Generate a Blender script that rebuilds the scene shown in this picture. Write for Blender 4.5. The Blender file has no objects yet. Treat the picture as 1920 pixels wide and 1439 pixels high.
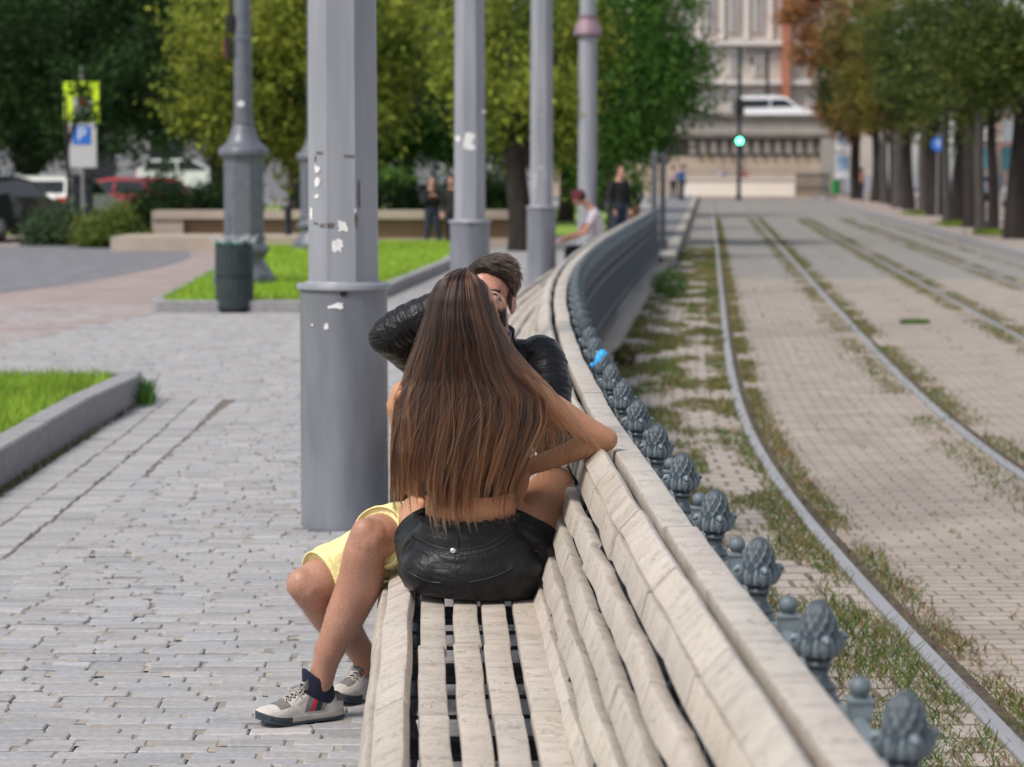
import bpy, bmesh, math, random
import numpy as np
from mathutils import Vector, Matrix, Quaternion
from mathutils.bvhtree import BVHTree

random.seed(7)
rng = np.random.default_rng(11)
SC = bpy.context.scene
COL = SC.collection
R = math.radians

# ------------------------------------------------------------------ camera
FPX = 4800.0          # focal length in photo pixels (photo is 1920 wide)
EYE = 1.65
TH = math.atan((719.5 - 315.0) / FPX)
cam_d = bpy.data.cameras.new("camera")
cam = bpy.data.objects.new("camera", cam_d)
COL.objects.link(cam)
cam.location = (0, 0, EYE)
cam.rotation_euler = (math.pi / 2 - TH, 0, 0)
cam_d.sensor_width = 36.0
cam_d.lens = 36.0 * FPX / 1920.0
cam_d.clip_start = 0.1
cam_d.clip_end = 2000
cam_d.dof.use_dof = True
cam_d.dof.focus_distance = 7.05
cam_d.dof.aperture_fstop = 4.6
cam_d.dof.aperture_blades = 9
SC.camera = cam

# ------------------------------------------------------------------ sky and sun
SUN_EL, SUN_AZ = R(50), R(-130)       # azimuth from +Y towards +X
w = bpy.data.worlds.new("World")
SC.world = w
w.use_nodes = True
nt = w.node_tree
bg = nt.nodes["Background"]
sky = nt.nodes.new("ShaderNodeTexSky")
sky.sky_type = 'NISHITA'
sky.sun_disc = False
sky.sun_elevation = SUN_EL
sky.sun_rotation = SUN_AZ
sky.air_density = 1.0
sky.dust_density = 1.5
sky.ozone_density = 1.0
hsv = nt.nodes.new("ShaderNodeHueSaturation")
hsv.inputs['Saturation'].default_value = 0.42
nt.links.new(sky.outputs[0], hsv.inputs['Color'])
nt.links.new(hsv.outputs[0], bg.inputs['Color'])
bg.inputs['Strength'].default_value = 0.105

sun_d = bpy.data.lights.new("sun", 'SUN')
sun_d.energy = 1.9
sun_d.angle = R(16)
sun_d.color = (1.0, 0.94, 0.86)
sun = bpy.data.objects.new("sun", sun_d)
COL.objects.link(sun)
_sd = Vector((math.sin(SUN_AZ) * math.cos(SUN_EL), math.cos(SUN_AZ) * math.cos(SUN_EL), math.sin(SUN_EL)))
sun.rotation_euler = _sd.to_track_quat('Z', 'Y').to_euler()

SC.view_settings.view_transform = 'Standard'
SC.view_settings.look = 'None'
SC.view_settings.exposure = 0.8
SC.view_settings.gamma = 1.0
SC.cycles.use_denoising = True
SC.cycles.max_bounces = 8
SC.cycles.transparent_max_bounces = 8
try:
    SC.cycles.denoiser = 'OPENIMAGEDENOISE'
except Exception:
    pass

# ------------------------------------------------------------------ pixel <-> place (for measuring the photograph)
def ray(px, py):
    x = (px - 960.0) / FPX
    u = (719.5 - py) / FPX
    c, s = math.cos(TH), math.sin(TH)
    return Vector((x, c + u * s, -s + u * c))
def G(px, py, z=0.0):
    r = ray(px, py); t = (z - EYE) / r.z
    return Vector((0, 0, EYE)) + r * t
def P(px, py, Y):
    r = ray(px, py); t = Y / r.y
    return Vector((0, 0, EYE)) + r * t

def sp(y, y0, ww):
    a = (y - y0) / ww
    return ww * (a if a > 30 else math.log1p(math.exp(a)))
def Cx(y):            # inner edge of the bench's top rail
    return 0.2321 - 0.00492 * y + 0.09004 * sp(y, 19, 3.5) + 0.04263 * 2 * math.log1p(math.exp(-(y - 8) / 2))
def Tx(y):            # first rail of the near track
    return 1.8192 - 0.02829 * y + 0.10498 * sp(y, 15.5, 2.75)
def slope(f, y): return (f(y + .05) - f(y - .05)) / .1
def off(f, y, u):     # point at lateral offset u (to the right) of curve f at y
    m = slope(f, y); n = 1 / math.sqrt(1 + m * m)
    return f(y) + u * n, y - u * m * n

# ------------------------------------------------------------------ objects, tags
def link(o, parent=None):
    COL.objects.link(o)
    if parent is not None: o.parent = parent
    return o
def tag(o, label, cat, group=None, kind=None):
    if label: o['label'] = label
    if cat: o['category'] = cat
    if group: o['group'] = group
    if kind: o['kind'] = kind
    return o
def struct(o):
    o['kind'] = 'structure'; return o
def stuff(o, label=None, cat=None):
    o['kind'] = 'stuff'
    if label: o['label'] = label
    if cat: o['category'] = cat
    return o
def empty(name, loc=(0, 0, 0), rz=0, label=None, cat=None, group=None):
    o = bpy.data.objects.new(name, None)
    o.empty_display_size = .1
    o.location = loc; o.rotation_euler = (0, 0, rz)
    link(o); tag(o, label, cat, group)
    return o
def copy_tree(o, parent=None):
    c = o.copy(); link(c, parent)
    for ch in list(o.children): copy_tree(ch, c)
    return c

# ------------------------------------------------------------------ mesh builder
class MB:
    def __init__(s): s.v = []; s.f = []; s.m = []
    def add(s, vs, fs, mi=0):
        b = len(s.v); s.v += [tuple(v) for v in vs]
        for f in fs: s.f.append(tuple(b + i for i in f)); s.m.append(mi)
    def box(s, c, d, rz=0, mi=0, M=None):
        x, y, z = d[0] / 2, d[1] / 2, d[2] / 2
        vs = [Vector((a, b, e)) for a in (-x, x) for b in (-y, y) for e in (-z, z)]
        rot = Matrix.Rotation(rz, 3, 'Z') if M is None else M
        c = Vector(c)
        s.add([rot @ v + c for v in vs], [(0, 1, 3, 2), (4, 6, 7, 5), (0, 4, 5, 1), (2, 3, 7, 6), (0, 2, 6, 4), (1, 5, 7, 3)], mi)
    def ring(s, rows, closed=True, cap0=True, cap1=True, mi=0):
        n = len(rows[0]); b = len(s.v)
        for r in rows: s.v += [tuple(p) for p in r]
        for i in range(len(rows) - 1):
            for j in range(n if closed else n - 1):
                k = (j + 1) % n
                s.f.append((b + i * n + j, b + i * n + k, b + (i + 1) * n + k, b + (i + 1) * n + j)); s.m.append(mi)
        if cap0: s.f.append(tuple(b + j for j in range(n))[::-1]); s.m.append(mi)
        if cap1: s.f.append(tuple(b + (len(rows) - 1) * n + j for j in range(n))); s.m.append(mi)
    def lathe(s, prof, c=(0, 0, 0), n=24, mi=0, rot=0.0, cap0=True, cap1=True):
        cx, cy, cz = c
        rows = [[(cx + r * math.cos(rot + 2 * math.pi * j / n), cy + r * math.sin(rot + 2 * math.pi * j / n), cz + z) for j in range(n)] for r, z in prof]
        s.ring(rows, True, cap0, cap1, mi)
    def tube(s, pts, rad, n=10, xref=None, mi=0, cap=True, sub=0, phase=0.0):
        pts = [Vector(p) for p in pts]
        rad = [r if isinstance(r, (tuple, list)) else (r, r) for r in (rad if isinstance(rad, (list, tuple)) and len(rad) == len(pts) else [rad] * len(pts))]
        if sub: pts, rad = catmull(pts, rad, sub)
        rows = []; nrm = None
        T = []
        for i in range(len(pts)):
            a = pts[max(0, i - 1)]; b = pts[min(len(pts) - 1, i + 1)]
            t = (b - a)
            T.append(t.normalized() if t.length > 1e-9 else Vector((0, 0, 1)))
        def frame(i):
            nonlocal nrm
            t = T[i]
            if xref is not None:
                ref = Vector(xref); nn = ref - t * ref.dot(t)
            else:
                if nrm is None:
                    ref = Vector((0, 0, 1)) if abs(t.z) < .9 else Vector((1, 0, 0))
                else: ref = nrm
                nn = ref - t * ref.dot(t)
            nn.normalize(); nrm = nn
            return nn, t.cross(nn)
        def mk(c, a, b, ra, rb):
            return [c + a * (ra * math.cos(phase + 2 * math.pi * j / n)) + b * (rb * math.sin(phase + 2 * math.pi * j / n)) for j in range(n)]
        fr = [frame(i) for i in range(len(pts))]
        if cap == 'round':
            a, b = fr[0]; ra, rb = rad[0]; h = min(ra, rb)
            for k in (80, 55, 28): rows.append(mk(pts[0] - T[0] * (h * math.sin(R(k))), a, b, ra * math.cos(R(k)), rb * math.cos(R(k))))
        for i in range(len(pts)):
            a, b = fr[i]; rows.append(mk(pts[i], a, b, *rad[i]))
        if cap == 'round':
            a, b = fr[-1]; ra, rb = rad[-1]; h = min(ra, rb)
            for k in (28, 55, 80): rows.append(mk(pts[-1] + T[-1] * (h * math.sin(R(k))), a, b, ra * math.cos(R(k)), rb * math.cos(R(k))))
        s.ring(rows, True, bool(cap), bool(cap), mi)
    def ball(s, c, r, M=None, nu=16, nv=10, mi=0):
        r = (r, r, r) if not isinstance(r, (tuple, list)) else r
        c = Vector(c); rows = []
        for i in range(nv + 1):
            a = math.pi * (i + .02 if i == 0 else i - .02 if i == nv else i) / nv
            row = []
            for j in range(nu):
                b = 2 * math.pi * j / nu
                v = Vector((r[0] * math.sin(a) * math.cos(b), r[1] * math.sin(a) * math.sin(b), -r[2] * math.cos(a)))
                row.append(c + (M @ v if M else v))
            rows.append(row)
        s.ring(rows, True, True, True, mi)
    def build(s, name, mat, parent=None, smooth=False, angle=None):
        me = bpy.data.meshes.new(name)
        me.from_pydata(s.v, [], s.f)
        mats = mat if isinstance(mat, (list, tuple)) else [mat]
        for m in mats: me.materials.append(m)
        if len(mats) > 1: me.polygons.foreach_set('material_index', s.m)
        if smooth:
            me.polygons.foreach_set('use_smooth', [True] * len(me.polygons))
            if angle is not None: me.set_sharp_from_angle(angle=R(angle))
        me.update()
        return link(bpy.data.objects.new(name, me), parent)

def catmull(pts, rad, sub):
    P_, R_ = [], []
    n = len(pts)
    for i in range(n - 1):
        p0 = pts[max(0, i - 1)]; p1 = pts[i]; p2 = pts[i + 1]; p3 = pts[min(n - 1, i + 2)]
        for k in range(sub):
            t = k / sub
            q = .5 * ((2 * p1) + (p2 - p0) * t + (2 * p0 - 5 * p1 + 4 * p2 - p3) * t * t + (3 * p1 - p0 - 3 * p2 + p3) * t ** 3)
            P_.append(q)
            tt = t * t * (3 - 2 * t)
            R_.append(tuple(a + (b - a) * tt for a, b in zip(rad[i], rad[i + 1])))
    P_.append(pts[-1]); R_.append(rad[-1])
    return P_, R_

def quads(name, V, Ccol, mat, parent=None):
    """V: N x 4 x 3 array of quads, Ccol: N x 3 colours -> one mesh with a face colour attribute 'col'."""
    N = len(V)
    me = bpy.data.meshes.new(name)
    me.vertices.add(N * 4); me.loops.add(N * 4); me.polygons.add(N)
    me.vertices.foreach_set('co', np.ascontiguousarray(V, dtype=np.float32).ravel())
    me.loops.foreach_set('vertex_index', np.arange(N * 4, dtype=np.int32))
    me.polygons.foreach_set('loop_start', np.arange(0, N * 4, 4, dtype=np.int32))
    me.polygons.foreach_set('loop_total', np.full(N, 4, dtype=np.int32))
    at = me.attributes.new('col', 'FLOAT_COLOR', 'FACE')
    c4 = np.ones((N, 4), dtype=np.float32); c4[:, :3] = Ccol
    at.data.foreach_set('color', c4.ravel())
    me.materials.append(mat)
    me.update(calc_edges=True); me.validate()
    return link(bpy.data.objects.new(name, me), parent)

def strip(name, f, u0, u1, ys, z, mat, parent=None, nu=1):
    """sheet between lateral offsets u0 and u1 of curve f, with a UV map in metres"""
    us = [u0 + (u1 - u0) * i / nu for i in range(nu + 1)]
    vs, uv, fs = [], [], []
    s = 0; last = None
    for y in ys:
        if last is not None: s += math.hypot(y - last, f(y) - f(last))
        last = y
        for u in us:
            x, yy = off(f, y, u); vs.append((x, yy, z)); uv.append((u, s))
    n = nu + 1
    for i in range(len(ys) - 1):
        for j in range(nu):
            fs.append((i * n + j, i * n + j + 1, (i + 1) * n + j + 1, (i + 1) * n + j))
    me = bpy.data.meshes.new(name); me.from_pydata(vs, [], fs)
    L = me.uv_layers.new(name='UVMap')
    for lp in me.loops: L.data[lp.index].uv = uv[lp.vertex_index]
    me.materials.append(mat); me.update()
    return link(bpy.data.objects.new(name, me), parent)

def sheet(name, poly, z, mat, parent=None):
    me = bpy.data.meshes.new(name)
    me.from_pydata([(x, y, z) for x, y in poly], [], [tuple(range(len(poly)))])
    me.materials.append(mat); me.update()
    o = link(bpy.data.objects.new(name, me), parent)
    if me.polygons[0].normal.z < 0: me.flip_normals()
    return o

def fuse(mb, name, mat, parent=None, voxel=.005, it=8, fac=.5):
    """one continuous surface from overlapping limbs"""
    o = mb.build(name + "_tmp", mat)
    m = o.modifiers.new('r', 'REMESH'); m.mode = 'VOXEL'; m.voxel_size = voxel
    s = o.modifiers.new('s', 'SMOOTH'); s.iterations = it; s.factor = fac
    dg = bpy.context.evaluated_depsgraph_get(); dg.update()
    me = bpy.data.meshes.new_from_object(o.evaluated_get(dg))
    me.name = name
    old = o.data
    bpy.data.objects.remove(o); bpy.data.meshes.remove(old)
    me.polygons.foreach_set('use_smooth', [True] * len(me.polygons))
    if not me.materials: me.materials.append(mat)
    me.update()
    return link(bpy.data.objects.new(name, me), parent)

# ------------------------------------------------------------------ materials
def _nodes(name):
    m = bpy.data.materials.new(name); m.use_nodes = True
    t = m.node_tree; b = t.nodes['Principled BSDF']
    return m, t, b
def N(t, typ, **kw):
    n = t.nodes.new(typ)
    for k, v in kw.items():
        if k in n.inputs: n.inputs[k].default_value = v
        else: setattr(n, k, v)
    return n
def L(t, a, b): t.links.new(a, b)
def coords(t, sc=(1, 1, 1), kind='Object'):
    c = N(t, 'ShaderNodeTexCoord'); mp = N(t, 'ShaderNodeMapping')
    mp.inputs['Scale'].default_value = sc
    L(t, c.outputs[kind], mp.inputs['Vector'])
    return mp.outputs[0]
def ramp(t, fac, stops):
    r = N(t, 'ShaderNodeValToRGB')
    e = r.color_ramp.elements
    while len(e) > 1: e.remove(e[0])
    for i, (p, c) in enumerate(stops):
        el = e[0] if i == 0 else e.new(p)
        el.position = p; el.color = (*c, 1) if len(c) == 3 else c
    L(t, fac, r.inputs[0]); return r.outputs[0]
def mix(t, fac, a, b, mode='MIX'):
    n = N(t, 'ShaderNodeMix', data_type='RGBA', blend_type=mode)
    for s, v in ((n.inputs[0], fac), (n.inputs[6], a), (n.inputs[7], b)):
        if hasattr(v, 'is_output'): L(t, v, s)
        elif isinstance(v, (int, float)): s.default_value = v
        else: s.default_value = (*v, 1)
    return n.outputs[2]
def math_(t, op, a, b=0.0):
    n = N(t, 'ShaderNodeMath', operation=op)
    for s, v in ((n.inputs[0], a), (n.inputs[1], b)):
        if hasattr(v, 'is_output'): L(t, v, s)
        else: s.default_value = v
    return n.outputs[0]
def noise_(t, vec, scale, detail=4, rough=.55, dist=0):
    n = N(t, 'ShaderNodeTexNoise'); n.inputs['Scale'].default_value = scale
    n.inputs['Detail'].default_value = detail; n.inputs['Roughness'].default_value = rough
    n.inputs['Distortion'].default_value = dist
    L(t, vec, n.inputs['Vector']); return n.outputs['Fac']
def bump_(t, b, h, st, dist=.01):
    n = N(t, 'ShaderNodeBump'); n.inputs['Strength'].default_value = st; n.inputs['Distance'].default_value = dist
    L(t, h, n.inputs['Height']); L(t, n.outputs[0], b.inputs['Normal'])
def mat(name, c1, c2=None, scale=8, rough=.6, bump=0, bscale=None, metal=0, kind='Object', sc=(1, 1, 1), bd=.01, spec=.35, lo=.35, hi=.65, coat=0):
    m, t, b = _nodes(name)
    v = coords(t, sc, kind)
    f = noise_(t, v, scale, 6)
    if c2 is None: c2 = tuple(x * .8 for x in c1)
    L(t, ramp(t, f, [(lo, c1), (hi, c2)]), b.inputs['Base Color'])
    b.inputs['Roughness'].default_value = rough; b.inputs['Metallic'].default_value = metal
    b.inputs['Specular IOR Level'].default_value = spec
    b.inputs['Coat Weight'].default_value = coat
    if bump: bump_(t, b, noise_(t, v, bscale or scale * 4, 5), bump, bd)
    return m
def emit(name, c, s):
    m, t, b = _nodes(name)
    b.inputs['Base Color'].default_value = (*c, 1); b.inputs['Emission Color'].default_value = (*c, 1)
    b.inputs['Emission Strength'].default_value = s
    return m
def attr_mat(name, rough=.6, trans=0.0, spec=.3, nz=0.0, nscale=30):
    m, t, b = _nodes(name)
    a = N(t, 'ShaderNodeAttribute', attribute_name='col')
    c = a.outputs['Color']
    if nz:
        f = noise_(t, coords(t), nscale, 5)
        c = mix(t, 1.0, c, ramp(t, f, [(.3, (1 - nz,) * 3), (.7, (1 + nz * .3,) * 3)]), 'MULTIPLY')
    L(t, c, b.inputs['Base Color'])
    b.inputs['Roughness'].default_value = rough
    b.inputs['Specular IOR Level'].default_value = spec
    if trans:
        tr = N(t, 'ShaderNodeBsdfTranslucent'); L(t, c, tr.inputs['Color'])
        mx = N(t, 'ShaderNodeMixShader'); mx.inputs[0].default_value = trans
        out = t.nodes['Material Output']
        L(t, b.outputs[0], mx.inputs[1]); L(t, tr.outputs[0], mx.inputs[2]); L(t, mx.outputs[0], out.inputs['Surface'])
    return m

# ================================================================== SETTING
M = {}
M['asphalt'] = mat('asphalt', (.16, .16, .175), (.20, .20, .215), 3, .9, .3, 60)
M['pink'] = mat('pink_paving', (.27, .215, .205), (.33, .265, .25), 1.2, .9, .2, 40)
M['bed'] = mat('sand_grout', (.19, .165, .14), (.13, .11, .095), 14, .95, .6, 120)
M['kerb'] = mat('kerb_granite', (.30, .295, .30), (.23, .225, .235), 20, .85, .4, 90)
M['concrete'] = mat('concrete', (.36, .335, .30), (.27, .25, .225), 6, .9, .4, 60)
M['soil'] = mat('soil', (.07, .05, .035), (.13, .095, .06), 20, .95, .8, 80)
M['stone'] = attr_mat('paving_stone', .68, 0, .35, .22, 45)
M['leaf'] = attr_mat('leaf', .6, .35, .12)
M['blade'] = attr_mat('grass_blade', .65, .3, .12)
M['lawn'] = mat('lawn_base', (.17, .28, .035), (.23, .33, .05), 5, .95, .5, 60)
M['bark'] = mat('bark', (.020, .016, .014), (.038, .030, .026), 8, .95, .9, 30, sc=(1, 1, .25), bd=.03)
M['barkpale'] = mat('bark_grey', (.05, .045, .044), (.085, .075, .07), 8, .95, .9, 30, sc=(1, 1, .25), bd=.03)  # paler grey bark for some avenue trunks

def paver_mat(name, ca, cb, mortar, bw, bh, msz, uv=True, nz=.25, rot=0):
    m, t, b = _nodes(name)
    v = coords(t, (1, 1, 1), 'UV' if uv else 'Object')
    if rot:
        v.node.inputs['Rotation'].default_value = (0, 0, rot)
    br = N(t, 'ShaderNodeTexBrick')
    br.offset = .5
    br.inputs['Color1'].default_value = (*ca, 1); br.inputs['Color2'].default_value = (*cb, 1)
    br.inputs['Mortar'].default_value = (*mortar, 1)
    br.inputs['Scale'].default_value = 1.0
    br.inputs['Brick Width'].default_value = bw; br.inputs['Row Height'].default_value = bh
    br.inputs['Mortar Size'].default_value = msz; br.inputs['Mortar Smooth'].default_value = .3
    nv = noise_(t, v, 2.2, 4)
    vv = N(t, 'ShaderNodeVectorMath', operation='ADD')
    sm = N(t, 'ShaderNodeVectorMath', operation='SCALE'); sm.inputs['Scale'].default_value = .02
    nn = N(t, 'ShaderNodeTexNoise'); nn.inputs['Scale'].default_value = 6
    L(t, v, nn.inputs['Vector']); L(t, nn.outputs['Color'], sm.inputs[0]); L(t, v, vv.inputs[0]); L(t, sm.outputs[0], vv.inputs[1])
    L(t, vv.outputs[0], br.inputs['Vector'])
    c = mix(t, 1.0, br.outputs['Color'], ramp(t, nv, [(.3, (1 - nz,) * 3), (.72, (1.05,) * 3)]), 'MULTIPLY')
    f2 = noise_(t, v, 45, 4)
    c = mix(t, 1.0, c, ramp(t, f2, [(.25, (.8,) * 3), (.75, (1.08,) * 3)]), 'MULTIPLY')
    L(t, c, b.inputs['Base Color']); b.inputs['Roughness'].default_value = .85
    inv = math_(t, 'SUBTRACT', 1.0, br.outputs['Fac'])
    bump_(t, b, math_(t, 'ADD', inv, math_(t, 'MULTIPLY', f2, .25)), .7, .006)
    return m
M['farstone'] = paver_mat('promenade_far_paving', (.33, .325, .335), (.39, .38, .385), (.22, .20, .185), .2, .09, .008, False)
M['track'] = paver_mat('track_paving_warm', (.36, .305, .262), (.42, .36, .31), (.20, .16, .13), .2, .105, .008)
M['trackgrey'] = paver_mat('track_paving_grey', (.26, .245, .225), (.31, .29, .27), (.17, .15, .13), .2, .105, .008)
M['verge'] = paver_mat('verge_paving', (.40, .35, .31), (.45, .39, .35), (.17, .14, .10), .2, .2, .014)

ZT = -.2      # level of the tram bed
def yrange(a, b, n): return [a + (b - a) * (i / n) ** 1.7 for i in range(n + 1)]

struct(sheet('ground', [(-400, -60), (400, -60), (400, 900), (-400, 900)], -.5, M['asphalt']))
# tram bed in three strips: verge beside the railing, warm pavers, darker grey pavers further on
struct(strip('tram_bed', Tx, -1.5, 6.2, yrange(-2, 43, 60), ZT, M['track'], nu=6))
struct(strip('tram_bed_far', Tx, -1.5, 6.2, yrange(43, 175, 50), ZT - .002, M['trackgrey'], nu=4))
struct(strip('verge', Tx, -1.45, -.05, yrange(-2, 48, 60), ZT + .005, M['verge'], nu=2))
# strip of ground under the avenue of trees, right of the tracks
M['treestrip'] = mat('trodden_ground', (.24, .19, .165), (.33, .28, .25), 1.5, .95, .4, 25)
def slab(name, f, u0, u1, ys, z1, z0, m):
    mb = MB(); rows = []
    for y in ys:
        a = off(f, y, u0); b = off(f, y, u1)
        rows.append([(*a, z0), (*a, z1), (*b, z1), (*b, z0)])
    mb.ring(rows, True, True, True)
    return mb.build(name, m)
struct(slab('tree_strip', Tx, 6.25, 16.0, yrange(-2, 180, 50), -.06, -.45, M['treestrip']))
struct(slab('tree_strip_kerb', Tx, 6.08, 6.24, yrange(-2, 180, 60), -.03, -.45, M['kerb']))
struct(slab('street_beyond_trees', Tx, 16.05, 70.0, yrange(-2, 260, 30), -.1, -.45, M['asphalt']))
# promenade on the left, carried up to the foot of the railing
def prom_x(y): return Cx(y) + .26 if y < 47 else Tx(y) - .95
def prom(name, y0, y1, n, left, z, m):
    mb = MB(); ys = yrange(y0, y1, n)
    rows = [[(left, y, -.45), (left, y, z), (prom_x(y) - .1, y, z), (prom_x(y) - .1, y, -.45)] for y in ys]
    mb.ring(rows, True, True, True)
    return mb.build(name, m)
struct(prom('pavement_bed', -2, 30, 60, -60, -.012, M['bed']))
struct(prom('promenade', 30, 175, 60, -90, -.003, M['farstone']))
def kerbline(name, y0, y1, w, zt, m):
    mb = MB(); ys = yrange(y0, y1, 70); rows = []
    for y in ys:
        x = prom_x(y); rows.append([(x - .1, y, -.45), (x - .1, y, zt), (x + w - .1, y, zt), (x + w - .1, y, -.45)])
    mb.ring(rows, True, True, True)
    return mb.build(name, m)
struct(kerbline('railing_kerb', -2, 46.9, .17, -.085, M['concrete']))
struct(kerbline('platform_kerb', 47.1, 160, .22, .012, M['concrete']))
struct(strip('platform_walk', prom_x, -1.5, -.12, yrange(47.5, 160, 40), .004, M['asphalt']))

# --- individual paving stones of the promenade
def stones():
    V, F, Cc = [], [], []
    def stone(cx, cy, lx, ly, rot, z, col, tilt):
        b = len(V); h = .022
        c, s = math.cos(rot), math.sin(rot)
        ch = min(lx, ly) * random.uniform(.05, .2)
        e = .008
        def outl(ex):
            x, y = lx / 2 - ex, ly / 2 - ex; k = ch
            k2 = [k * random.uniform(.35, 1.5) for _ in range(4)] if ex == 0 else outl.k
            outl.k = k2
            return [(-x + k2[0], -y), (x - k2[1], -y), (x, -y + k2[1] * .6), (x, y - k2[2] * .6), (x - k2[2], y), (-x + k2[3], y), (-x, y - k2[3] * .6), (-x, -y + k2[0] * .6)]
        for ex, zz in ((0, -h), (0, -.004), (e * .6, 0)):
            for (x, y) in outl(ex):
                V.append((cx + x * c - y * s, cy + x * s + y * c, z + zz + (x * tilt[0] + y * tilt[1])))
        for r in range(2):
            for j in range(8):
                k = (j + 1) % 8
                F.append((b + r * 8 + j, b + r * 8 + k, b + r * 8 + 8 + k, b + r * 8 + 8 + j)); Cc.append(col)
        F.append(tuple(b + 16 + j for j in range(8))); Cc.append(col)
    def colr(warm=0):
        g = random.gauss(.345, .028); g = max(.26, min(.43, g))
        return (g * (1.0 + warm), g * .975, g * (.99 - warm))
    y = 5.0
    while y < 31:
        rh = random.uniform(.068, .089)
        x = -.2 * y - 1.3 + random.uniform(0, .2)
        xr = Cx(y) + .12
        if y < 18.4: x = max(x, -2.0 + random.uniform(0, .05))
        if y < 13: x = max(x, -.2 * y - 1.3)
        rowj = random.uniform(-.006, .006)
        while x < xr:
            l = random.choice((.13, .15, .17, .18, .2, .23)) * random.uniform(.94, 1.06)
            gp = random.choice((.003, .005, .008, .014, .02, .028))
            if x + l > -1.0 and math.hypot(x + l / 2 + .776, y - 11.8) < .24: x += l + gp; continue
            far = y > 19
            skip = x + l > Cx(y) + .15 or random.random() < (.002 if not far else .02)
            if not skip:
                wob = .006 * math.sin(x * 3 + y) + random.uniform(-.004, .004)
                stone(x + l / 2, y + rowj + wob, l, rh - random.uniform(.0015, .004), random.gauss(0, .012 if not far else .05),
                      random.gauss(0, .0022), colr(random.gauss(0, .015)), (random.gauss(0, .012), random.gauss(0, .02)))
            if gp > .0055 and not skip:
                b = len(V); zz = -random.uniform(.002, .006)
                x0_, x1_, y0_, y1_ = x + l - .012, x + l + gp + .012, y + rowj - rh * .42, y + rowj + rh * .42
                V.extend([(x0_, y0_, zz), (x1_, y0_, zz + random.gauss(0, .001)), (x1_, y1_, zz), (x0_, y1_, zz + random.gauss(0, .001))])
                F.append((b, b + 1, b + 2, b + 3)); q_ = random.uniform(.75, 1.1); Cc.append((.38 * q_, .34 * q_, .295 * q_))
            x += l + gp
        y += rh
    # three courses laid along the kerb of the near lawn
    for k, xc in enumerate((-2.5, -2.295, -2.09)):
        y = 5.0
        while y < 18.4:
            d = random.uniform(.085, .11)
            xo = xc + .03 * math.sin((y - 5) * .35) + random.gauss(0, .004) + (0 if y < 16 else -.02 * (y - 16))
            stone(xo, y, .192 if k else .198, d - .006, random.gauss(0, .015), random.gauss(-.002, .002) - (.005 if k == 0 else .003), colr(), (random.gauss(.01, .01), 0))
            y += d
    me = bpy.data.meshes.new('pavement'); me.from_pydata(V, [], F)
    at = me.attributes.new('col', 'FLOAT_COLOR', 'FACE')
    at.data.foreach_set('color', np.array([(*c, 1) for c in Cc], dtype=np.float32).ravel())
    me.materials.append(M['stone']); me.update()
    return struct(link(bpy.data.objects.new('pavement', me)))
stones()

# --- road and pink path on the left
def poly_px(pts, z): return [tuple(G(x, y, z).xy) for x, y in pts]
struct(sheet('cycle_path', [(-60, 23.4), (-4.85, 23.4), (-4.05, 29.0), (-4.15, 29.6), (-5.2, 54), (-8, 62), (-60, 62)], .001, M['pink']))
M['cobble'] = paver_mat('road_setts', (.19, .195, .215), (.25, .25, .27), (.12, .12, .13), .25, .25, .02, False)
arc = [(-5.6 - 0, 40 + 0)]
road = [(-80, 29.0)]
for a in range(0, 91, 10): road.append((-8.2 + 2.35 * math.sin(R(a)), 44.5 - 13.5 * math.cos(R(a)) * 1.0 if a < 90 else 44.5))
for a in range(10, 91, 10): road.append((-8.2 + 2.35 * math.cos(R(a)), 44.5 + 9.5 * math.sin(R(a))))
road += [(-80, 56)]
struct(sheet('road', road, .006, M['cobble']))

# --- lawns with granite kerbs
def kerb_loop(name, pts, wdt, z, m):
    """pts: outer line of the kerb in plan, its inner edge lies to the left of travel"""
    mb = MB(); pts = [Vector(p) for p in pts]
    for i in range(len(pts) - 1):
        a, b = pts[i], pts[i + 1]
        n = max(1, int((b - a).length / .95)); t = (b - a).normalized(); nr = Vector((-t.y, t.x))
        for k in range(n):
            p = a + (b - a) * (k / n) + t * .004; q = a + (b - a) * ((k + 1) / n) - t * .004
            jz = random.uniform(-.004, .004)
            r0, r1 = p + nr * wdt, q + nr * wdt
            e = .012
            rows = []
            for (o, inn) in ((p, r0), (q, r1)):
                d = (inn - o).normalized()
                rows.append([(*o, -.2), (*o, z - e + jz), (*(o + d * e), z + jz), (*inn, z + jz), (*inn, -.2)])
            mb.ring(rows, True, True, True)
    return mb.build(name, m)
struct(kerb_loop('lawn_kerb', [(-2.66, 6), (-2.68, 13.4), (-2.7, 16.2), (-2.64, 17.9), (-2.66, 18.35), (-9, 18.75)], .15, .185, M['kerb']))
struct(sheet('lawn', [(-2.8, 6), (-2.82, 13.4), (-2.84, 16.2), (-2.8, 18.2), (-9, 18.6), (-9, 6)], .165, M['lawn']))
isl = [(-5.2, 54), (-4.2, 29.8), (-4.05, 29.15), (-2.35, 29.2), (-1.9, 30.2), (-1.6, 33), (-1.02, 42), (-.75, 54)]
struct(kerb_loop('island_kerb', isl, .14, .14, M['kerb']))
struct(sheet('island_lawn', [(-5.05, 54), (-4.06, 29.9), (-3.95, 29.3), (-2.43, 29.34), (-2.05, 30.3), (-1.75, 33), (-1.17, 42), (-.9, 54)], .12, M['lawn']))

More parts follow.
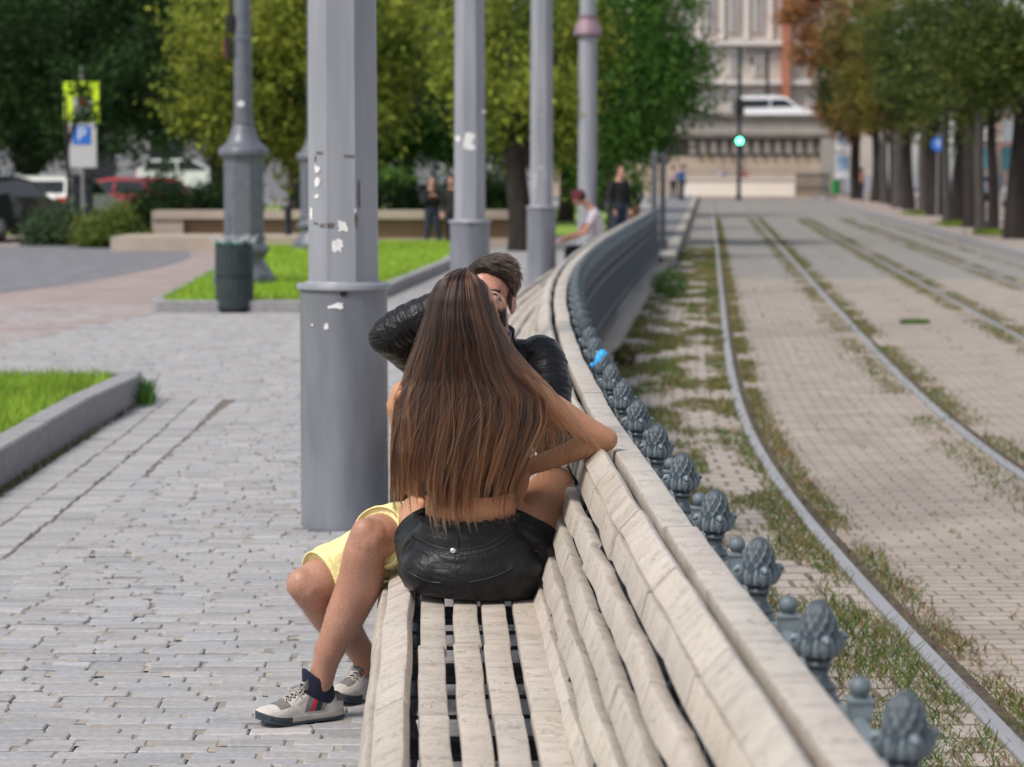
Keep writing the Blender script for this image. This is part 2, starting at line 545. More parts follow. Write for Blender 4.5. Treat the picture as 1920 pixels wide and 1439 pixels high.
from mathutils import noise as mnoise
def blades(name, pts, hh, ww, cols, label, bend=.5, cat='grass'):
    n = len(pts); pts = np.asarray(pts)
    a = rng.uniform(0, 2 * np.pi, n); h = hh * rng.uniform(.5, 1.3, n); wd = ww * rng.uniform(.6, 1.3, n)
    dx, dy = np.cos(a), np.sin(a)
    la = rng.uniform(0, 2 * np.pi, n); lean = h * bend * rng.uniform(.1, 1, n)
    V = np.zeros((n, 4, 3))
    V[:, 0] = pts - np.stack([dx * wd, dy * wd, 0 * wd], 1); V[:, 1] = pts + np.stack([dx * wd, dy * wd, 0 * wd], 1)
    top = pts + np.stack([np.cos(la) * lean, np.sin(la) * lean, h], 1)
    V[:, 2] = top + np.stack([dx * wd * .25, dy * wd * .25, 0 * wd], 1); V[:, 3] = top - np.stack([dx * wd * .25, dy * wd * .25, 0 * wd], 1)
    cols = np.asarray(cols)
    c = cols[rng.integers(0, len(cols), n)] * rng.uniform(.75, 1.2, (n, 1))
    pt_ = np.array([mnoise.noise(Vector((p[0] * 2.2, p[1] * 1.1, 4))) + .5 * mnoise.noise(Vector((p[0] * 7, p[1] * 4, 1))) for p in pts])
    c = c * (1 + .38 * pt_[:, None]) + np.clip(pt_ - .25, 0, 1)[:, None] * np.array([.16, .08, .01])
    return stuff(quads(name, V, c, M['blade']), label, cat)
GREEN = [(.20, .34, .035), (.25, .38, .045), (.16, .29, .03), (.30, .38, .06)]
pt = np.stack([rng.uniform(-4.6, -2.84, 26000), rng.uniform(10.5, 18.35, 26000), np.full(26000, .165)], 1)
blades('grass', pt, .055, .0035, GREEN, 'short bright green grass of the near left lawn')
pts = []
while len(pts) < 16000:
    y = 29.5 + 24 * random.random(); lx = -4.1 - (y - 29.8) * .0417; rx = np.interp(y, [29.3, 30.3, 33, 42, 54], [-2.45, -2.1, -1.78, -1.2, -.93])
    pts.append((random.uniform(lx, rx), y, .12))
blades('grass', pts, .06, .008, [(.27, .42, .04), (.31, .45, .05), (.24, .38, .04)], 'bright lawn grass of the island round the lamp posts')
pt = np.array([G(275 + random.gauss(0, 6), 752 + random.gauss(0, 5), 0) for _ in range(260)])
o = blades('weed_tuft', pt, .13, .006, [(.05, .12, .03), (.07, .16, .03)], None, .6)
del o['kind']; tag(o, 'dark green weed tuft at the end of the near lawn kerb', 'weed')
pts = []
for _ in range(900):
    y = random.uniform(7, 18); pts.append((-2.635 + random.uniform(-.01, .035), y, -.01))
blades('weeds', pts, .03, .004, [(.10, .10, .03), (.06, .09, .02), (.16, .11, .06)], 'thin weeds in the gutter joint below the lawn kerb', cat='weeds')

# --- weeds on the tram bed
from mathutils import noise as mnoise
def weed_field():
    pts, cols = [], []
    dry = [(.25, .17, .08), (.21, .13, .07), (.29, .22, .11)]; grn = [(.065, .125, .028), (.095, .16, .036), (.13, .175, .045)]
    def put(y, u, h, mixv):
        x, yy = off(Tx, y, u)
        pts.append((x, yy, ZT)); c = random.choice(grn if random.random() < mixv else dry)
        cols.append((c, h))
    n = 0
    # verge between railing and first rail
    while n < 110000:
        y = 3 + 57 * random.random() ** 2.0; u = random.uniform(-1.28, -.04)
        v = mnoise.noise(Vector((u * 2.2, y * .8, 0))) + .5 * mnoise.noise(Vector((u * 6, y * 2.5, 3)))
        edge = 1.0 if u > -.22 else 0
        if v + edge * .25 + (.12 if u < -.9 else 0) > -.16 + random.random() * .45:
            put(y, u, 1.0, .62 + .5 * mnoise.noise(Vector((u * 2, y * .5, 9)))); n += 1
        else:
            n += .1
    # beside each rail
    for u0, dens in ((.14, 24000), (1.32, 10000), (1.62, 20000), (3.04, 15000), (3.36, 16000), (4.52, 9000), (4.82, 12000), (2.4, 500), (5.6, 5000)):
        n = 0
        while n < dens:
            y = 4 + 90 * random.random() ** 2.1
            u = u0 + random.gauss(0, .075 if u0 > .2 else .05) + (.05 if u0 == .10 else 0)
            v = mnoise.noise(Vector((u0 * 7, y * .9, 1)))
            n += 1
            if v > -.35 + random.random() * .3: put(y, u, .8, .42 + .6 * v)
    for _ in range(2500):
        y = random.uniform(5, 45); u = random.choice((.3, .5, .7, .9, 1.1)) + random.gauss(0, .02)
        if mnoise.noise(Vector((u * 5, y * 1.5, 5))) > .3: put(y, u, .6, .5)
    p = np.array(pts); n = len(p)
    d = p[:, 1]
    h = np.array([c[1] for c in cols]) * rng.uniform(.014, .05, n) * np.where(d > 30, .8, 1.0)
    wd = rng.uniform(.001, .0026, n) * (1 + np.minimum(d, 40) * .09)
    a = rng.uniform(0, 2 * np.pi, n); la = rng.uniform(0, 2 * np.pi, n); ln = h * rng.uniform(.2, 1.5, n)
    D = np.stack([np.cos(a) * wd, np.sin(a) * wd, 0 * wd], 1)
    top = p + np.stack([np.cos(la) * ln, np.sin(la) * ln, h], 1)
    V = np.stack([p - D, p + D, top + D * .3, top - D * .3], 1)
    cc = np.array([c[0] for c in cols]) * rng.uniform(.7, 1.25, (n, 1))
    stuff(quads('weeds', V, cc, M['blade']), 'patchy green and straw coloured weeds along the tram rails', 'weeds')
weed_field()
# leafy weeds standing against the railing kerb
def bush_pts(cx, cy, z, r, h, n, size, cols, droop=.2):
    p = rng.normal(0, 1, (n, 3)); p /= np.linalg.norm(p, axis=1)[:, None]; p *= rng.uniform(.3, 1, (n, 1)) ** .5
    p = p * np.array([r, r, h / 2]) + np.array([cx, cy, z + h / 2])
    return leafq(p, size, cols, droop)
def leafq(p, size, cols, droop=.3):
    n = len(p)
    a = rng.uniform(0, 2 * np.pi, n); el = rng.normal(-droop, .5, n)
    d = np.stack([np.cos(a) * np.cos(el), np.sin(a) * np.cos(el), np.sin(el)], 1)
    u = rng.normal(0, 1, (n, 3)); s = np.cross(d, u); s /= np.linalg.norm(s, axis=1)[:, None] + 1e-9
    ln = size * rng.uniform(.7, 1.4, (n, 1)); w_ = ln * .42
    V = np.stack([p - d * ln * .5, p + s * w_ * .5, p + d * ln * .5, p - s * w_ * .5], 1)
    cols = np.asarray(cols); c = cols[rng.integers(0, len(cols), n)] * rng.uniform(.7, 1.25, (n, 1))
    return V, c
for i, (px, py, r, h, n, lab) in enumerate(((1255, 560, .28, .42, 900, 'tall leafy green weed against the railing kerb beside the tram bed'),
                                          (1170, 690, .13, .22, 350, 'low brownish weed at the foot of the railing kerb'))):
    g = G(px, py, ZT)
    V, c = bush_pts(g.x, g.y, ZT, r, h, n, .05, [(.05, .13, .03), (.08, .17, .04), (.11, .16, .05)] if i == 0 else [(.16, .11, .06), (.11, .13, .05)])
    tag(quads('weed_plant', V, c, M['leaf']), lab, 'weed')
g = G(1715, 607, ZT)
pt = np.array([(g.x + random.uniform(-.17, .17), g.y + random.uniform(-.1, .1), ZT) for _ in range(500)])
o = blades('grass_tuft', pt, .05, .005, [(.11, .22, .04), (.15, .26, .05)], None, .6); del o['kind']
tag(o, 'single dark green grass tuft between the two tracks', 'grass')
# fallen leaves
pts = np.array([[*off(Tx, 4 + 40 * random.random() ** 1.5, random.uniform(-1.2, 1.9)), ZT + .008] for _ in range(320)])
V, c = leafq(pts, .035, [(.30, .12, .05), (.38, .22, .10), (.22, .10, .06), (.5, .46, .4)], 0)
V[:, :, 2] = ZT + .006 + rng.uniform(0, .012, (len(V), 4))
stuff(quads('fallen_leaves', V, c, M['leaf']), 'small brown fallen leaves scattered over the tram bed', 'leaves')

# --- rails
M['steel'] = mat('rail_steel', (.44, .43, .435), (.37, .355, .355), 12, .38, .08, 200, metal=.55, sc=(1, .05, 1))
M['groove'] = mat('rail_groove', (.05, .038, .03), (.11, .085, .065), 20, .9, .5, 90)
RAILS = ((0, 'pale worn steel tram rail nearest the railing'), (1.49, 'second tram rail from the railing, right rail of the near track'),
         (3.2, 'third tram rail from the railing, left rail of the far track'), (4.69, 'fourth tram rail, nearest the row of trees'))
for u, lab in RAILS:
    e = empty('tram_rail', (0, 0, 0), 0, lab, 'rail', 'tram rails')
    mb = MB(); mg = MB(); rows = []; rg = []
    for y in yrange(2, 165, 110):
        q = [off(Tx, y, u + a) for a in (-.034, -.03, .03, .034)]
        rows.append([(*q[0], ZT - .1), (*q[0], ZT + .012), (*q[1], ZT + .016), (*q[2], ZT + .016), (*q[3], ZT + .012), (*q[3], ZT - .1)])
        a, b = off(Tx, y, u + .0345), off(Tx, y, u + .085)
        rg.append([(*a, ZT - .02), (*a, ZT + .009), (*b, ZT + .009), (*b, ZT - .02)])
    mb.ring(rows); mg.ring(rg)
    mb.build('rail_head', M['steel'], e); mg.build('flange_groove', M['groove'], e)

# ================================================================== BENCH
def paintwood():
    m, t, b = _nodes('cream_painted_wood')
    v = coords(t, (1, 1, 1), 'UV')
    v2 = coords(t, (1, .28, 1), 'UV')
    big = noise_(t, v, 2.5, 4)
    c = ramp(t, big, [(.3, (.52, .465, .41)), (.7, (.43, .38, .33))])
    # fine cracks in the paint, in patches
    n1 = noise_(t, v2, 70, 4, .65, .8)
    line = math_(t, 'SUBTRACT', 1.0, math_(t, 'MULTIPLY', math_(t, 'ABSOLUTE', math_(t, 'SUBTRACT', n1, .5)), 42.0))
    line = math_(t, 'MAXIMUM', line, 0.0)
    patch = noise_(t, v, 16, 6, .75)
    pm = N(t, 'ShaderNodeMapRange'); pm.inputs['From Min'].default_value = .45; pm.inputs['From Max'].default_value = .57
    L(t, patch, pm.inputs['Value'])
    cr = math_(t, 'MULTIPLY', line, pm.outputs[0])
    dirt = noise_(t, v, 18, 5)
    c = mix(t, ramp(t, dirt, [(.48, (0, 0, 0)), (.72, (.6,) * 3)]), c, (.29, .25, .22))
    a = N(t, 'ShaderNodeAttribute', attribute_name='col')
    c = mix(t, 1.0, c, a.outputs['Color'], 'MULTIPLY')
    c = mix(t, math_(t, 'MULTIPLY', cr, .8), c, (.10, .08, .07))
    L(t, c, b.inputs['Base Color']); b.inputs['Roughness'].default_value = .5
    grain = noise_(t, coords(t, (1, .06, 1), 'UV'), 120, 3)
    bump_(t, b, math_(t, 'SUBTRACT', math_(t, 'MULTIPLY', grain, .35), math_(t, 'MULTIPLY', cr, 1.2)), .35, .004)
    return m
M['wood'] = paintwood()
M['iron'] = mat('dark_blue_iron', (.012, .017, .025), (.022, .029, .04), 15, .6, .25, 90, spec=.25)
def castiron():
    m, t, b = _nodes('cast_iron_blue_grey')
    v = coords(t); f = noise_(t, v, 22, 6)
    c = ramp(t, f, [(.35, (.030, .043, .057)), (.65, (.052, .070, .087))])
    g = N(t, 'ShaderNodeNewGeometry')
    c = mix(t, ramp(t, g.outputs['Pointiness'], [(.505, (0, 0, 0)), (.56, (.75,) * 3)]), c, (.20, .245, .275))
    L(t, c, b.inputs['Base Color']); b.inputs['Roughness'].default_value = .48
    bump_(t, b, noise_(t, v, 110, 5), .3, .006); return m
M['castiron'] = castiron()
M['panel_iron'] = mat('railing_panel_iron', (.026, .037, .048), (.042, .056, .07), 20, .55, .3, 90)

Y0, Y1, MOD = 2.2, 47.0, .84
arc_y = [Y0]
while arc_y[-1] < Y1:
    y = arc_y[-1]; arc_y.append(y + MOD / math.sqrt(1 + slope(Cx, y) ** 2))
JOINTS = arc_y

def rrect(w, th, ang, r, n=3, taper=0.0):
    """rounded rectangle, w along direction ang (0 = +u), th across it"""
    pts = []
    for (sx, sy, a0) in ((1, -1, -90), (1, 1, 0), (-1, 1, 90), (-1, -1, 180)):
        for k in range(n):
            a = R(a0 + 90 * k / (n - 1))
            pts.append((sx * (w / 2 - r) + r * math.cos(a), sy * (th / 2 - r) + r * math.sin(a)))
    c, s = math.cos(ang), math.sin(ang)
    return [(x * c - y * s, x * s + y * c) for x, y in pts]

bench = empty('bench', (0, 0, 0), 0, 'long curving cream slatted bench running along the iron railing', 'bench')
def slat_row(name, u, z, w, th, ang, jog, wave, phase, seed, joints_off=0.0, r=.006, kink=False):
    rnd = random.Random(seed)
    V, F, UV, CC = [], [], [], []
    prof = rrect(w, th, ang, r)
    n = len(prof)
    ca, sa = math.cos(ang), math.sin(ang)
    for k in range(len(JOINTS) - 1):
        a, b = JOINTS[k] + joints_off, JOINTS[k + 1] + joints_off
        du, dz = rnd.uniform(-jog, jog), rnd.uniform(-jog * .7, jog * .7)
        sk = rnd.uniform(-.006, .006)
        g = rnd.gauss(1.0, .035); col = (g * rnd.uniform(.985, 1.02), g, g * rnd.uniform(.97, 1.01))
        near = a < 16
        ns = 8 if near else 4
        kn = [rnd.uniform(-1, 1) * wave for _ in range(5)]; kn2 = [rnd.uniform(-1, 1) * wave * .6 for _ in range(5)]
        if kink: kn[2] += wave * .8; kn[0] -= wave * .6; kn[4] -= wave * .6
        u_off = rnd.uniform(0, 40); v_off = rnd.uniform(0, 40)
        base = len(V)
        gap = .0022
        for i in range(ns + 1):
            tt = i / ns; y = a + (b - a) * tt
            if i == 0: y += gap
            if i == ns: y -= gap
            wv = float(np.interp(tt, (0, .34, .5, .68, 1), kn))
            ends = 1.0
            x0, yy0 = off(Cx, y, 0); m = slope(Cx, y); nx = 1 / math.sqrt(1 + m * m)
            for j, (pu, pz) in enumerate(prof):
                uu = u + du + pu + wv * ca + sk * (tt - .5)
                zz = z + dz + pz + wv * sa
                w2 = float(np.interp(tt, (0, .34, .5, .68, 1), kn2))
                uu += -w2 * sa; zz += w2 * ca
                V.append((x0 + uu * nx, yy0 - uu * m * nx, zz))
                UV.append((u_off + j * (w * 2 + th * 2) / n, v_off + tt * MOD))
        for i in range(ns):
            for j in range(n):
                q = (j + 1) % n
                F.append((base + i * n + j, base + i * n + q, base + (i + 1) * n + q, base + (i + 1) * n + j)); CC.append(col)
        F.append(tuple(base + j for j in range(n))[::-1]); CC.append(col)
        F.append(tuple(base + ns * n + j for j in range(n))); CC.append(col)
    me = bpy.data.meshes.new(name); me.from_pydata(V, [], F)
    Lr = me.uv_layers.new(name='UVMap')
    for lp in me.loops: Lr.data[lp.index].uv = UV[lp.vertex_index]
    at = me.attributes.new('col', 'FLOAT_COLOR', 'FACE')
    at.data.foreach_set('color', np.array([(*c, 1) for c in CC], dtype=np.float32).ravel())
    me.materials.append(M['wood'])
    me.polygons.foreach_set('use_smooth', [True] * len(me.polygons)); me.set_sharp_from_angle(angle=R(40))
    me.update()
    return link(bpy.data.objects.new(name, me), bench)

for i, u in enumerate((-.508, -.421, -.346, -.26)):
    slat_row('seat_slat', u, .434, .066, .034, 0, .003, .0022, .1 + .1 * i, 20 + i, .02 * (i % 2) + .004 * i)
# rounded front: high lip, then a nearly upright outer board
slat_row('front_slat', -.600, .440, .078, .036, R(26), .0025, .003, .2, 31, .1, .009)
slat_row('front_slat', -.652, .375, .078, .028, R(74), .0025, .003, .55, 32, .3, .008)
# back: slats rising and leaning away
bk0, bk1 = Vector((-.212, .455)), Vector((-.075, .775))
NB = 5
for i in range(NB):
    p = bk0 + (bk1 - bk0) * (i / (NB - 1)) + Vector((-.010, .006)) * math.sin(math.pi * i / (NB - 1))
    a = math.atan2(*(bk1 - bk0).yx) + R(1) + R(2 * i)
    slat_row('back_slat', p.x, p.y, .063, .032, a, .0015, .0042, 0, 40 + i, .17 * ((i * 3) % 5) , .005, kink=True)
slat_row('back_slat', -.052, .836, .070, .03, R(46), .002, .0025, .3, 51, .25, .008)
slat_row('top_rail', .036, .836, .074, .05, 0, .002, .0015, .6, 52, .05, .009)

# supports
fr = MB()
prof = [(-.66, .33), (-.63, .385), (-.58, .405), (-.5, .395), (-.25, .395), (-.205, .41), (-.15, .55), (-.06, .76), (-.015, .80), (.06, .80)]
rows = []
for i, (u, z) in enumerate(prof):
    a = prof[max(0, i - 1)]; b = prof[min(len(prof) - 1, i + 1)]
    t = Vector((b[0] - a[0], b[1] - a[1])).normalized(); nr = Vector((t.y, -t.x))
    q = Vector((u, z)) + nr * .045
    rows.append([(u, -.025, z), (u, .025, z), (q.x, .025, q.y), (q.x, -.025, q.y)])
fr.ring(rows)
RODS = [((-.6, .40), (-.22, .40)), ((-.215, .44), (-.06, .80)), ((-.06, .80), (.05, .805))]
rod0 = []; rest = MB(); nrod = 0
fl, bl = MB(), MB()
fl.tube([(-.6, 0, .36), (-.56, 0, .2), (-.6, 0, .0)], [.022, .02, .03], 8)
bl.tube([(-.15, 0, .4), (-.12, 0, .2), (-.1, 0, .0)], [.024, .022, .03], 8)
leg0 = None
fr0 = None
for k, y in enumerate(JOINTS[:-1]):
    y = y + .02
    if fr0 is None: fr0 = o = fr.build('support_frame', M['iron'], bench)
    else:
        o = fr0.copy(); link(o, bench)
    o.location = (Cx(y), y, 0); o.rotation_euler = (0, 0, -math.atan(slope(Cx, y)))
    if k < 48:
        if leg0 is None: leg0 = (fl.build('leg', M['iron'], bench, True, 50), bl.build('leg', M['iron'], bench, True, 50)); lg = leg0
        else: lg = [link(q.copy(), bench) for q in leg0]
        for q in lg: q.location = o.location; q.rotation_euler = o.rotation_euler
    for dy in (.2, .42, .64):
        yy = y + dy
        for q, (pa, pb) in enumerate(RODS):
            if nrod < 99:
                if len(rod0) < 3:
                    mb = MB(); mb.tube([(pa[0], 0, pa[1]), (pb[0], 0, pb[1])], .0055, 6); r_ = mb.build('spacer_rod', M['iron'], bench); rod0.append(r_)
                else: r_ = link(rod0[q].copy(), bench)
                r_.location = (Cx(yy), yy, 0); r_.rotation_euler = (0, 0, -math.atan(slope(Cx, yy))); nrod += 1
            else:
                rest.tube([(Cx(yy) + pa[0], yy, pa[1]), (Cx(yy) + pb[0], yy, pb[1])], .0055, 5)
rest.build('spacer_rods', M['iron'], bench)['kind'] = 'stuff'

# ================================================================== RAILING
railing = empty('iron_railing', (0, 0, 0), 0, 'blue grey cast iron railing with pinecone finials behind the bench', 'railing')
FU = .135
fin = MB()
prof = []
n_t, n_z = 90, 54
rows = []
def cone_r(h):   # h: 0 at knob line .. 1 at the tip
    return .0312 * (1 - h ** 2.1) ** .56 * (1 - .06 * h)
for i in range(n_z + 1):
    h = i / n_z; z = .860 + .060 * (h if i < n_z else .998)
    row = []
    for j in range(n_t):
        a = 2 * math.pi * j / n_t
        r = cone_r(min(h, .996))
        k = 5
        r1 = 1 - abs(math.sin(k * a + h * 6.0)) * 2.8; r2 = 1 - abs(math.sin(k * a - h * 6.0)) * 2.8
        r += (.0026 * max(0, r1, r2) + .0016 * abs(math.cos(k * a + h * 7) * math.cos(k * a - h * 7))) * (1 - h ** 6)
        row.append((r * math.cos(a), r * math.sin(a), z))
    rows.append(row)
low = []
for z, r, g in ((.7905, .016, 0), (.8, .0185, 0), (.806, .019, 0), (.809, .0225, 0), (.813, .0225, 0), (.816, .021, .3), (.822, .026, .8), (.832, .031, 1), (.842, .033, 1), (.85, .0315, .5)):
    low.append([((r + g * .002 * math.cos(8 * 2 * math.pi * j / n_t)) * math.cos(2 * math.pi * j / n_t), (r + g * .002 * math.cos(8 * 2 * math.pi * j / n_t)) * math.sin(2 * math.pi * j / n_t), z) for j in range(n_t)])
fin.ring(low + rows)
for k in range(4):
    a = R(-90 + 90 * k + 8)
    d = Vector((math.cos(a), math.sin(a), 0)); c = Vector((0, 0, .853))
    fin.tube([c + d * .026 + Vector((0, 0, -.022)), c + d * .035 + Vector((0, 0, -.008)), c + d * .041 + Vector((0, 0, .003)), c + d * .047 + Vector((0, 0, .001))],
             [(.013, .005), (.013, .008), (.010, .008), (.006, .005)], 10, cap='round', sub=3)
    for s in (-1, 1):
        b = a + s * R(24); d2 = Vector((math.cos(b), math.sin(b), 0))
        fin.tube([c + d2 * .029 + Vector((0, 0, -.026)), c + d2 * .0315 + Vector((0, 0, -.01)), c + d2 * .031 + Vector((0, 0, .004))], [(.007, .003), (.006, .004), (.002, .003)], 8, cap='round', sub=2)
fin.lathe([(.0165, .7905), (.021, .783), (.029, .773), (.031, .7715), (.031, .768), (.029, .767), (.031, .758), (.039, .744), (.041, .742), (.041, .737), (.036, .735), (.027, .725), (.024, .70), (.024, .60),
           (.03, .595), (.03, .58), (.022, .575), (.02, .3), (.022, .02), (.032, .015), (.032, -.06), (.036, -.062), (.036, -.085)], n=28)
bal = MB()
bal.ball((0, 0, .8465), .0178, nu=24, nv=16)
bal.lathe([(.011, .826), (.012, .832)], n=16)
bal.box((0, 0, .8125), (.036, .036, .025)); bal.box((0, 0, .8265), (.041, .041, .0035)); bal.box((0, 0, .796), (.030, .030, .008))
pan = MB()
SPC = .753
# arch between two pinecone posts, crowned by the ball
def arch(z0, hgt, half, rr):
    pts = [(0, half * math.cos(R(a)), z0 + hgt * math.sin(R(a))) for a in range(4, 177, 8)]
    pan.tube(pts, (rr * 1.3, rr), 8)
arch(.66, .132, .335, .011); arch(.645, .108, .285, .007)
for z in (.63, .50, .08, -.04): pan.box((0, 0, z), (.026 if z in (.63, .5) else .018, SPC - .03, .022 if z != .50 else .016))
for k in range(-2, 3):
    y = k * .125
    top = .66 + .105 * math.sqrt(max(0, 1 - (y / .285) ** 2)) if abs(y) < .28 else .63
    pan.tube([(0, y, -.04), (0, y, top)], .006, 6, mi=1)
for k in range(-2, 3):
    pan.tube([(0, k * .125 + .04 * math.cos(R(a)), .575 + .04 * math.sin(R(a))) for a in range(0, 361, 30)], .005, 5, mi=1)
fy = [3.54 - SPC]
while fy[-1] < 46.6:
    y = fy[-1]; fy.append(y + SPC / math.sqrt(1 + slope(Cx, y) ** 2))
fm = bm_ = pm = None
blue = mat('blue_paint_on_iron', (.02, .25, .55), (.03, .33, .62), 30, .5)
def finpaint():
    m, t, b = _nodes('iron_with_blue_paint')
    v = coords(t)
    s = N(t, 'ShaderNodeSeparateXYZ'); L(t, v, s.inputs[0])
    f = noise_(t, v, 60, 3)
    z = math_(t, 'ADD', s.outputs['Z'], math_(t, 'MULTIPLY', math_(t, 'SUBTRACT', f, .5), .05))
    z = math_(t, 'ADD', z, math_(t, 'MULTIPLY', s.outputs['X'], -.9))
    k = N(t, 'ShaderNodeMapRange'); k.inputs['From Min'].default_value = .884; k.inputs['From Max'].default_value = .89
    L(t, z, k.inputs['Value'])
    c = mix(t, k.outputs[0], (.075, .10, .12), (.02, .30, .62))
    L(t, c, b.inputs['Base Color']); b.inputs['Roughness'].default_value = .5
    return m
for i, y in enumerate(fy):
    def place(o, yy, u=FU):
        x, y2 = off(Cx, yy, u); o.location = (x, y2, 0); o.rotation_euler = (0, 0, -math.atan(slope(Cx, yy)))
    if fm is None: fm = o = fin.build('pinecone_finial', M['castiron'], railing, True, 50)
    else: o = link(fm.copy(), railing)
    place(o, y)
    if i == 10:
        o.data = fm.data.copy(); o.data.materials.clear(); o.data.materials.append(finpaint()); o['label'] = 'pinecone finial with its tip smeared in blue paint'
    if i < len(fy) - 1:
        ym = (y + fy[i + 1]) / 2
        if bm_ is None:
            bm_ = o = bal.build('ball_finial', M['castiron'], railing, True, 40)
            pm = p = pan.build('railing_panel', [M['castiron'], M['panel_iron']], railing, True, 40)
        else: o = link(bm_.copy(), railing); p = link(pm.copy(), railing)
        place(o, ym, FU + .004); place(p, ym)

# two grey end posts of the railing, far along
for px, lab in ((1226, 'left of two grey square posts at the far end of the railing'), (1242, 'right of two grey square posts at the far end of the railing')):
    mb = MB(); mb.box((0, 0, .93), (.11, .11, 1.86)); mb.box((0, 0, 1.88), (.14, .14, .05)); mb.lathe([(.07, 1.905), (.05, 1.95), (.0, 1.97)], n=4, rot=R(45))
    mb.box((0, 0, .1), (.19, .19, .2))
    y = 48 if px == 1226 else 52
    o = mb.build('gate_post', mat('post_grey', (.075, .08, .09), (.10, .105, .115), 8, .6)); o.location = ((px - 960) / FPX * y, y, 0)
    tag(o, lab, 'post', 'grey posts at the railing end')

# ================================================================== POLES
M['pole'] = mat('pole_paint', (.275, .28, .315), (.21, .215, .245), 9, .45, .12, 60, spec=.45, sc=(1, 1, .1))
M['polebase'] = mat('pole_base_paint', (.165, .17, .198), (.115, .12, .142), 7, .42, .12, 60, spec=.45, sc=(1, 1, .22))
M['dark'] = mat('black_hole', (.012, .012, .014), (.02, .02, .02), 5, .8)
M['paper'] = mat('torn_paper', (.72, .71, .72), (.6, .58, .58), 30, .8, .3, 80)
M['glue'] = mat('old_glue', (.085, .065, .06), (.17, .15, .15), 40, .9, .2, 90)
def pylon(x, y, label, scale=1.0):
    e = empty('pole', (x, y, 0), 0, label, 'pole', 'grey tram poles along the bench')
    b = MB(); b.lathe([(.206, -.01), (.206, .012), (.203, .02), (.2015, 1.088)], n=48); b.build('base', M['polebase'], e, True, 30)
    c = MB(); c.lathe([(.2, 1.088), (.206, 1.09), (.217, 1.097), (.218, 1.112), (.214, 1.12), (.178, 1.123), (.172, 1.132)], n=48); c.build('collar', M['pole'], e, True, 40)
    s = MB(); k = 1 / math.cos(math.pi / 8)
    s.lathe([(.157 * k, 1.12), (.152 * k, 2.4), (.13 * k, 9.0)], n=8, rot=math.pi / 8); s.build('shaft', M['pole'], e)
    h = MB(); h.lathe([(.016, -.004), (.016, .004)], n=14)  # flat dark disc standing for the notch under the collar
    o = h.build('collar_notch', M['dark'], e); o.location = (.012, -.2015, 1.083); o.rotation_euler = (math.pi / 2, 0, 0)
    return e
p1 = pylon(-.776, 11.8, 'nearest thick grey pole with torn white stickers beside the seated couple')
p2 = pylon(-.427, 26.0, 'second thick grey pole, above the head of the man with the camera')
p3 = pylon(.407, 35.5, 'third and thinnest looking grey tram pole, left of the striped shirt man')
def on_pole(e, px0, py0, px1, py1, m, name, jag=.15, front=None):
    """a scrap of paper lying flat on the pole's own surface"""
    cx, cy = e.location.x, e.location.y
    def surf(px, py):
        r = ray(px, py)
        if front is not None or py < 528 and e is p1 or e is not p1:
            ap = .1555 if e is p1 else .153
            for a in (-90, -135, -45):
                n = Vector((math.cos(R(a)), math.sin(R(a)), 0)); d = n.dot(Vector((cx, cy, 0))) + ap + .002
                t = d / n.dot(r); q = Vector((0, 0, EYE)) + r * t
                tang = Vector((-n.y, n.x, 0)); s = (q - Vector((cx, cy, q.z))).dot(tang)
                if abs(s) <= .0665: return q, n
            return q, n
        a_ = r.x ** 2 + r.y ** 2; b_ = -2 * (r.x * cx + r.y * cy); c_ = cx * cx + cy * cy - .204 ** 2
        t = (-b_ - math.sqrt(max(0, b_ * b_ - 4 * a_ * c_))) / (2 * a_)
        q = Vector((0, 0, EYE)) + r * t
        return q, Vector((q.x - cx, q.y - cy, 0)).normalized()
    pts = []; n = 16
    for k in range(n):
        a = 2 * math.pi * k / n
        ux = math.copysign(abs(math.cos(a)) ** .62, math.cos(a)); uy = math.copysign(abs(math.sin(a)) ** .62, math.sin(a))
        j = 1 - random.random() * jag
        pts.append(((px0 + px1) / 2 + ux * (px1 - px0) / 2 * j, (py0 + py1) / 2 + uy * (py1 - py0) / 2 * j))
    vs, ns = zip(*[surf(*p) for p in pts])
    mb = MB(); org = e.location
    c, cn = surf((px0 + px1) / 2, (py0 + py1) / 2)
    V = [v - org + nn * .001 for v, nn in zip(vs, ns)] + [c - org + cn * .001]
    mb.add(V, [(k, (k + 1) % n, n) for k in range(n)])
    return mb.build(name, m, e)
for r in ((588, 308, 601, 326), (588, 330, 602, 352), (589, 363, 599, 374), (580, 386, 588, 418), (630, 410, 656, 438), (622, 447, 646, 477), (612, 566, 652, 583), (664, 390, 669, 400), (582, 607, 588, 612), (606, 606, 618, 620)):
    on_pole(p1, *r, M['paper'], 'sticker', .55)
for r in ((589, 284, 608, 290), (589, 290, 593, 304), (642, 290, 667, 296), (670, 330, 676, 400), (664, 396, 672, 436), (598, 418, 632, 430), (586, 416, 600, 423)):
    on_pole(p1, *r, M['glue'], 'glue_stain', .55)
for r in ((868, 248, 895, 284), (853, 254, 863, 266), (902, 205, 912, 214)): on_pole(p2, *r, M['paper'], 'sticker', .2)
M['palepaper'] = mat('grey_paper_remains', (.36, .37, .40), (.3, .31, .33), 20, .8)
for r in ((997, 310, 1022, 318), (999, 320, 1006, 365), (1008, 214, 1022, 219), (1018, 325, 1027, 335)): on_pole(p3, *r, M['palepaper'], 'sticker', .3)

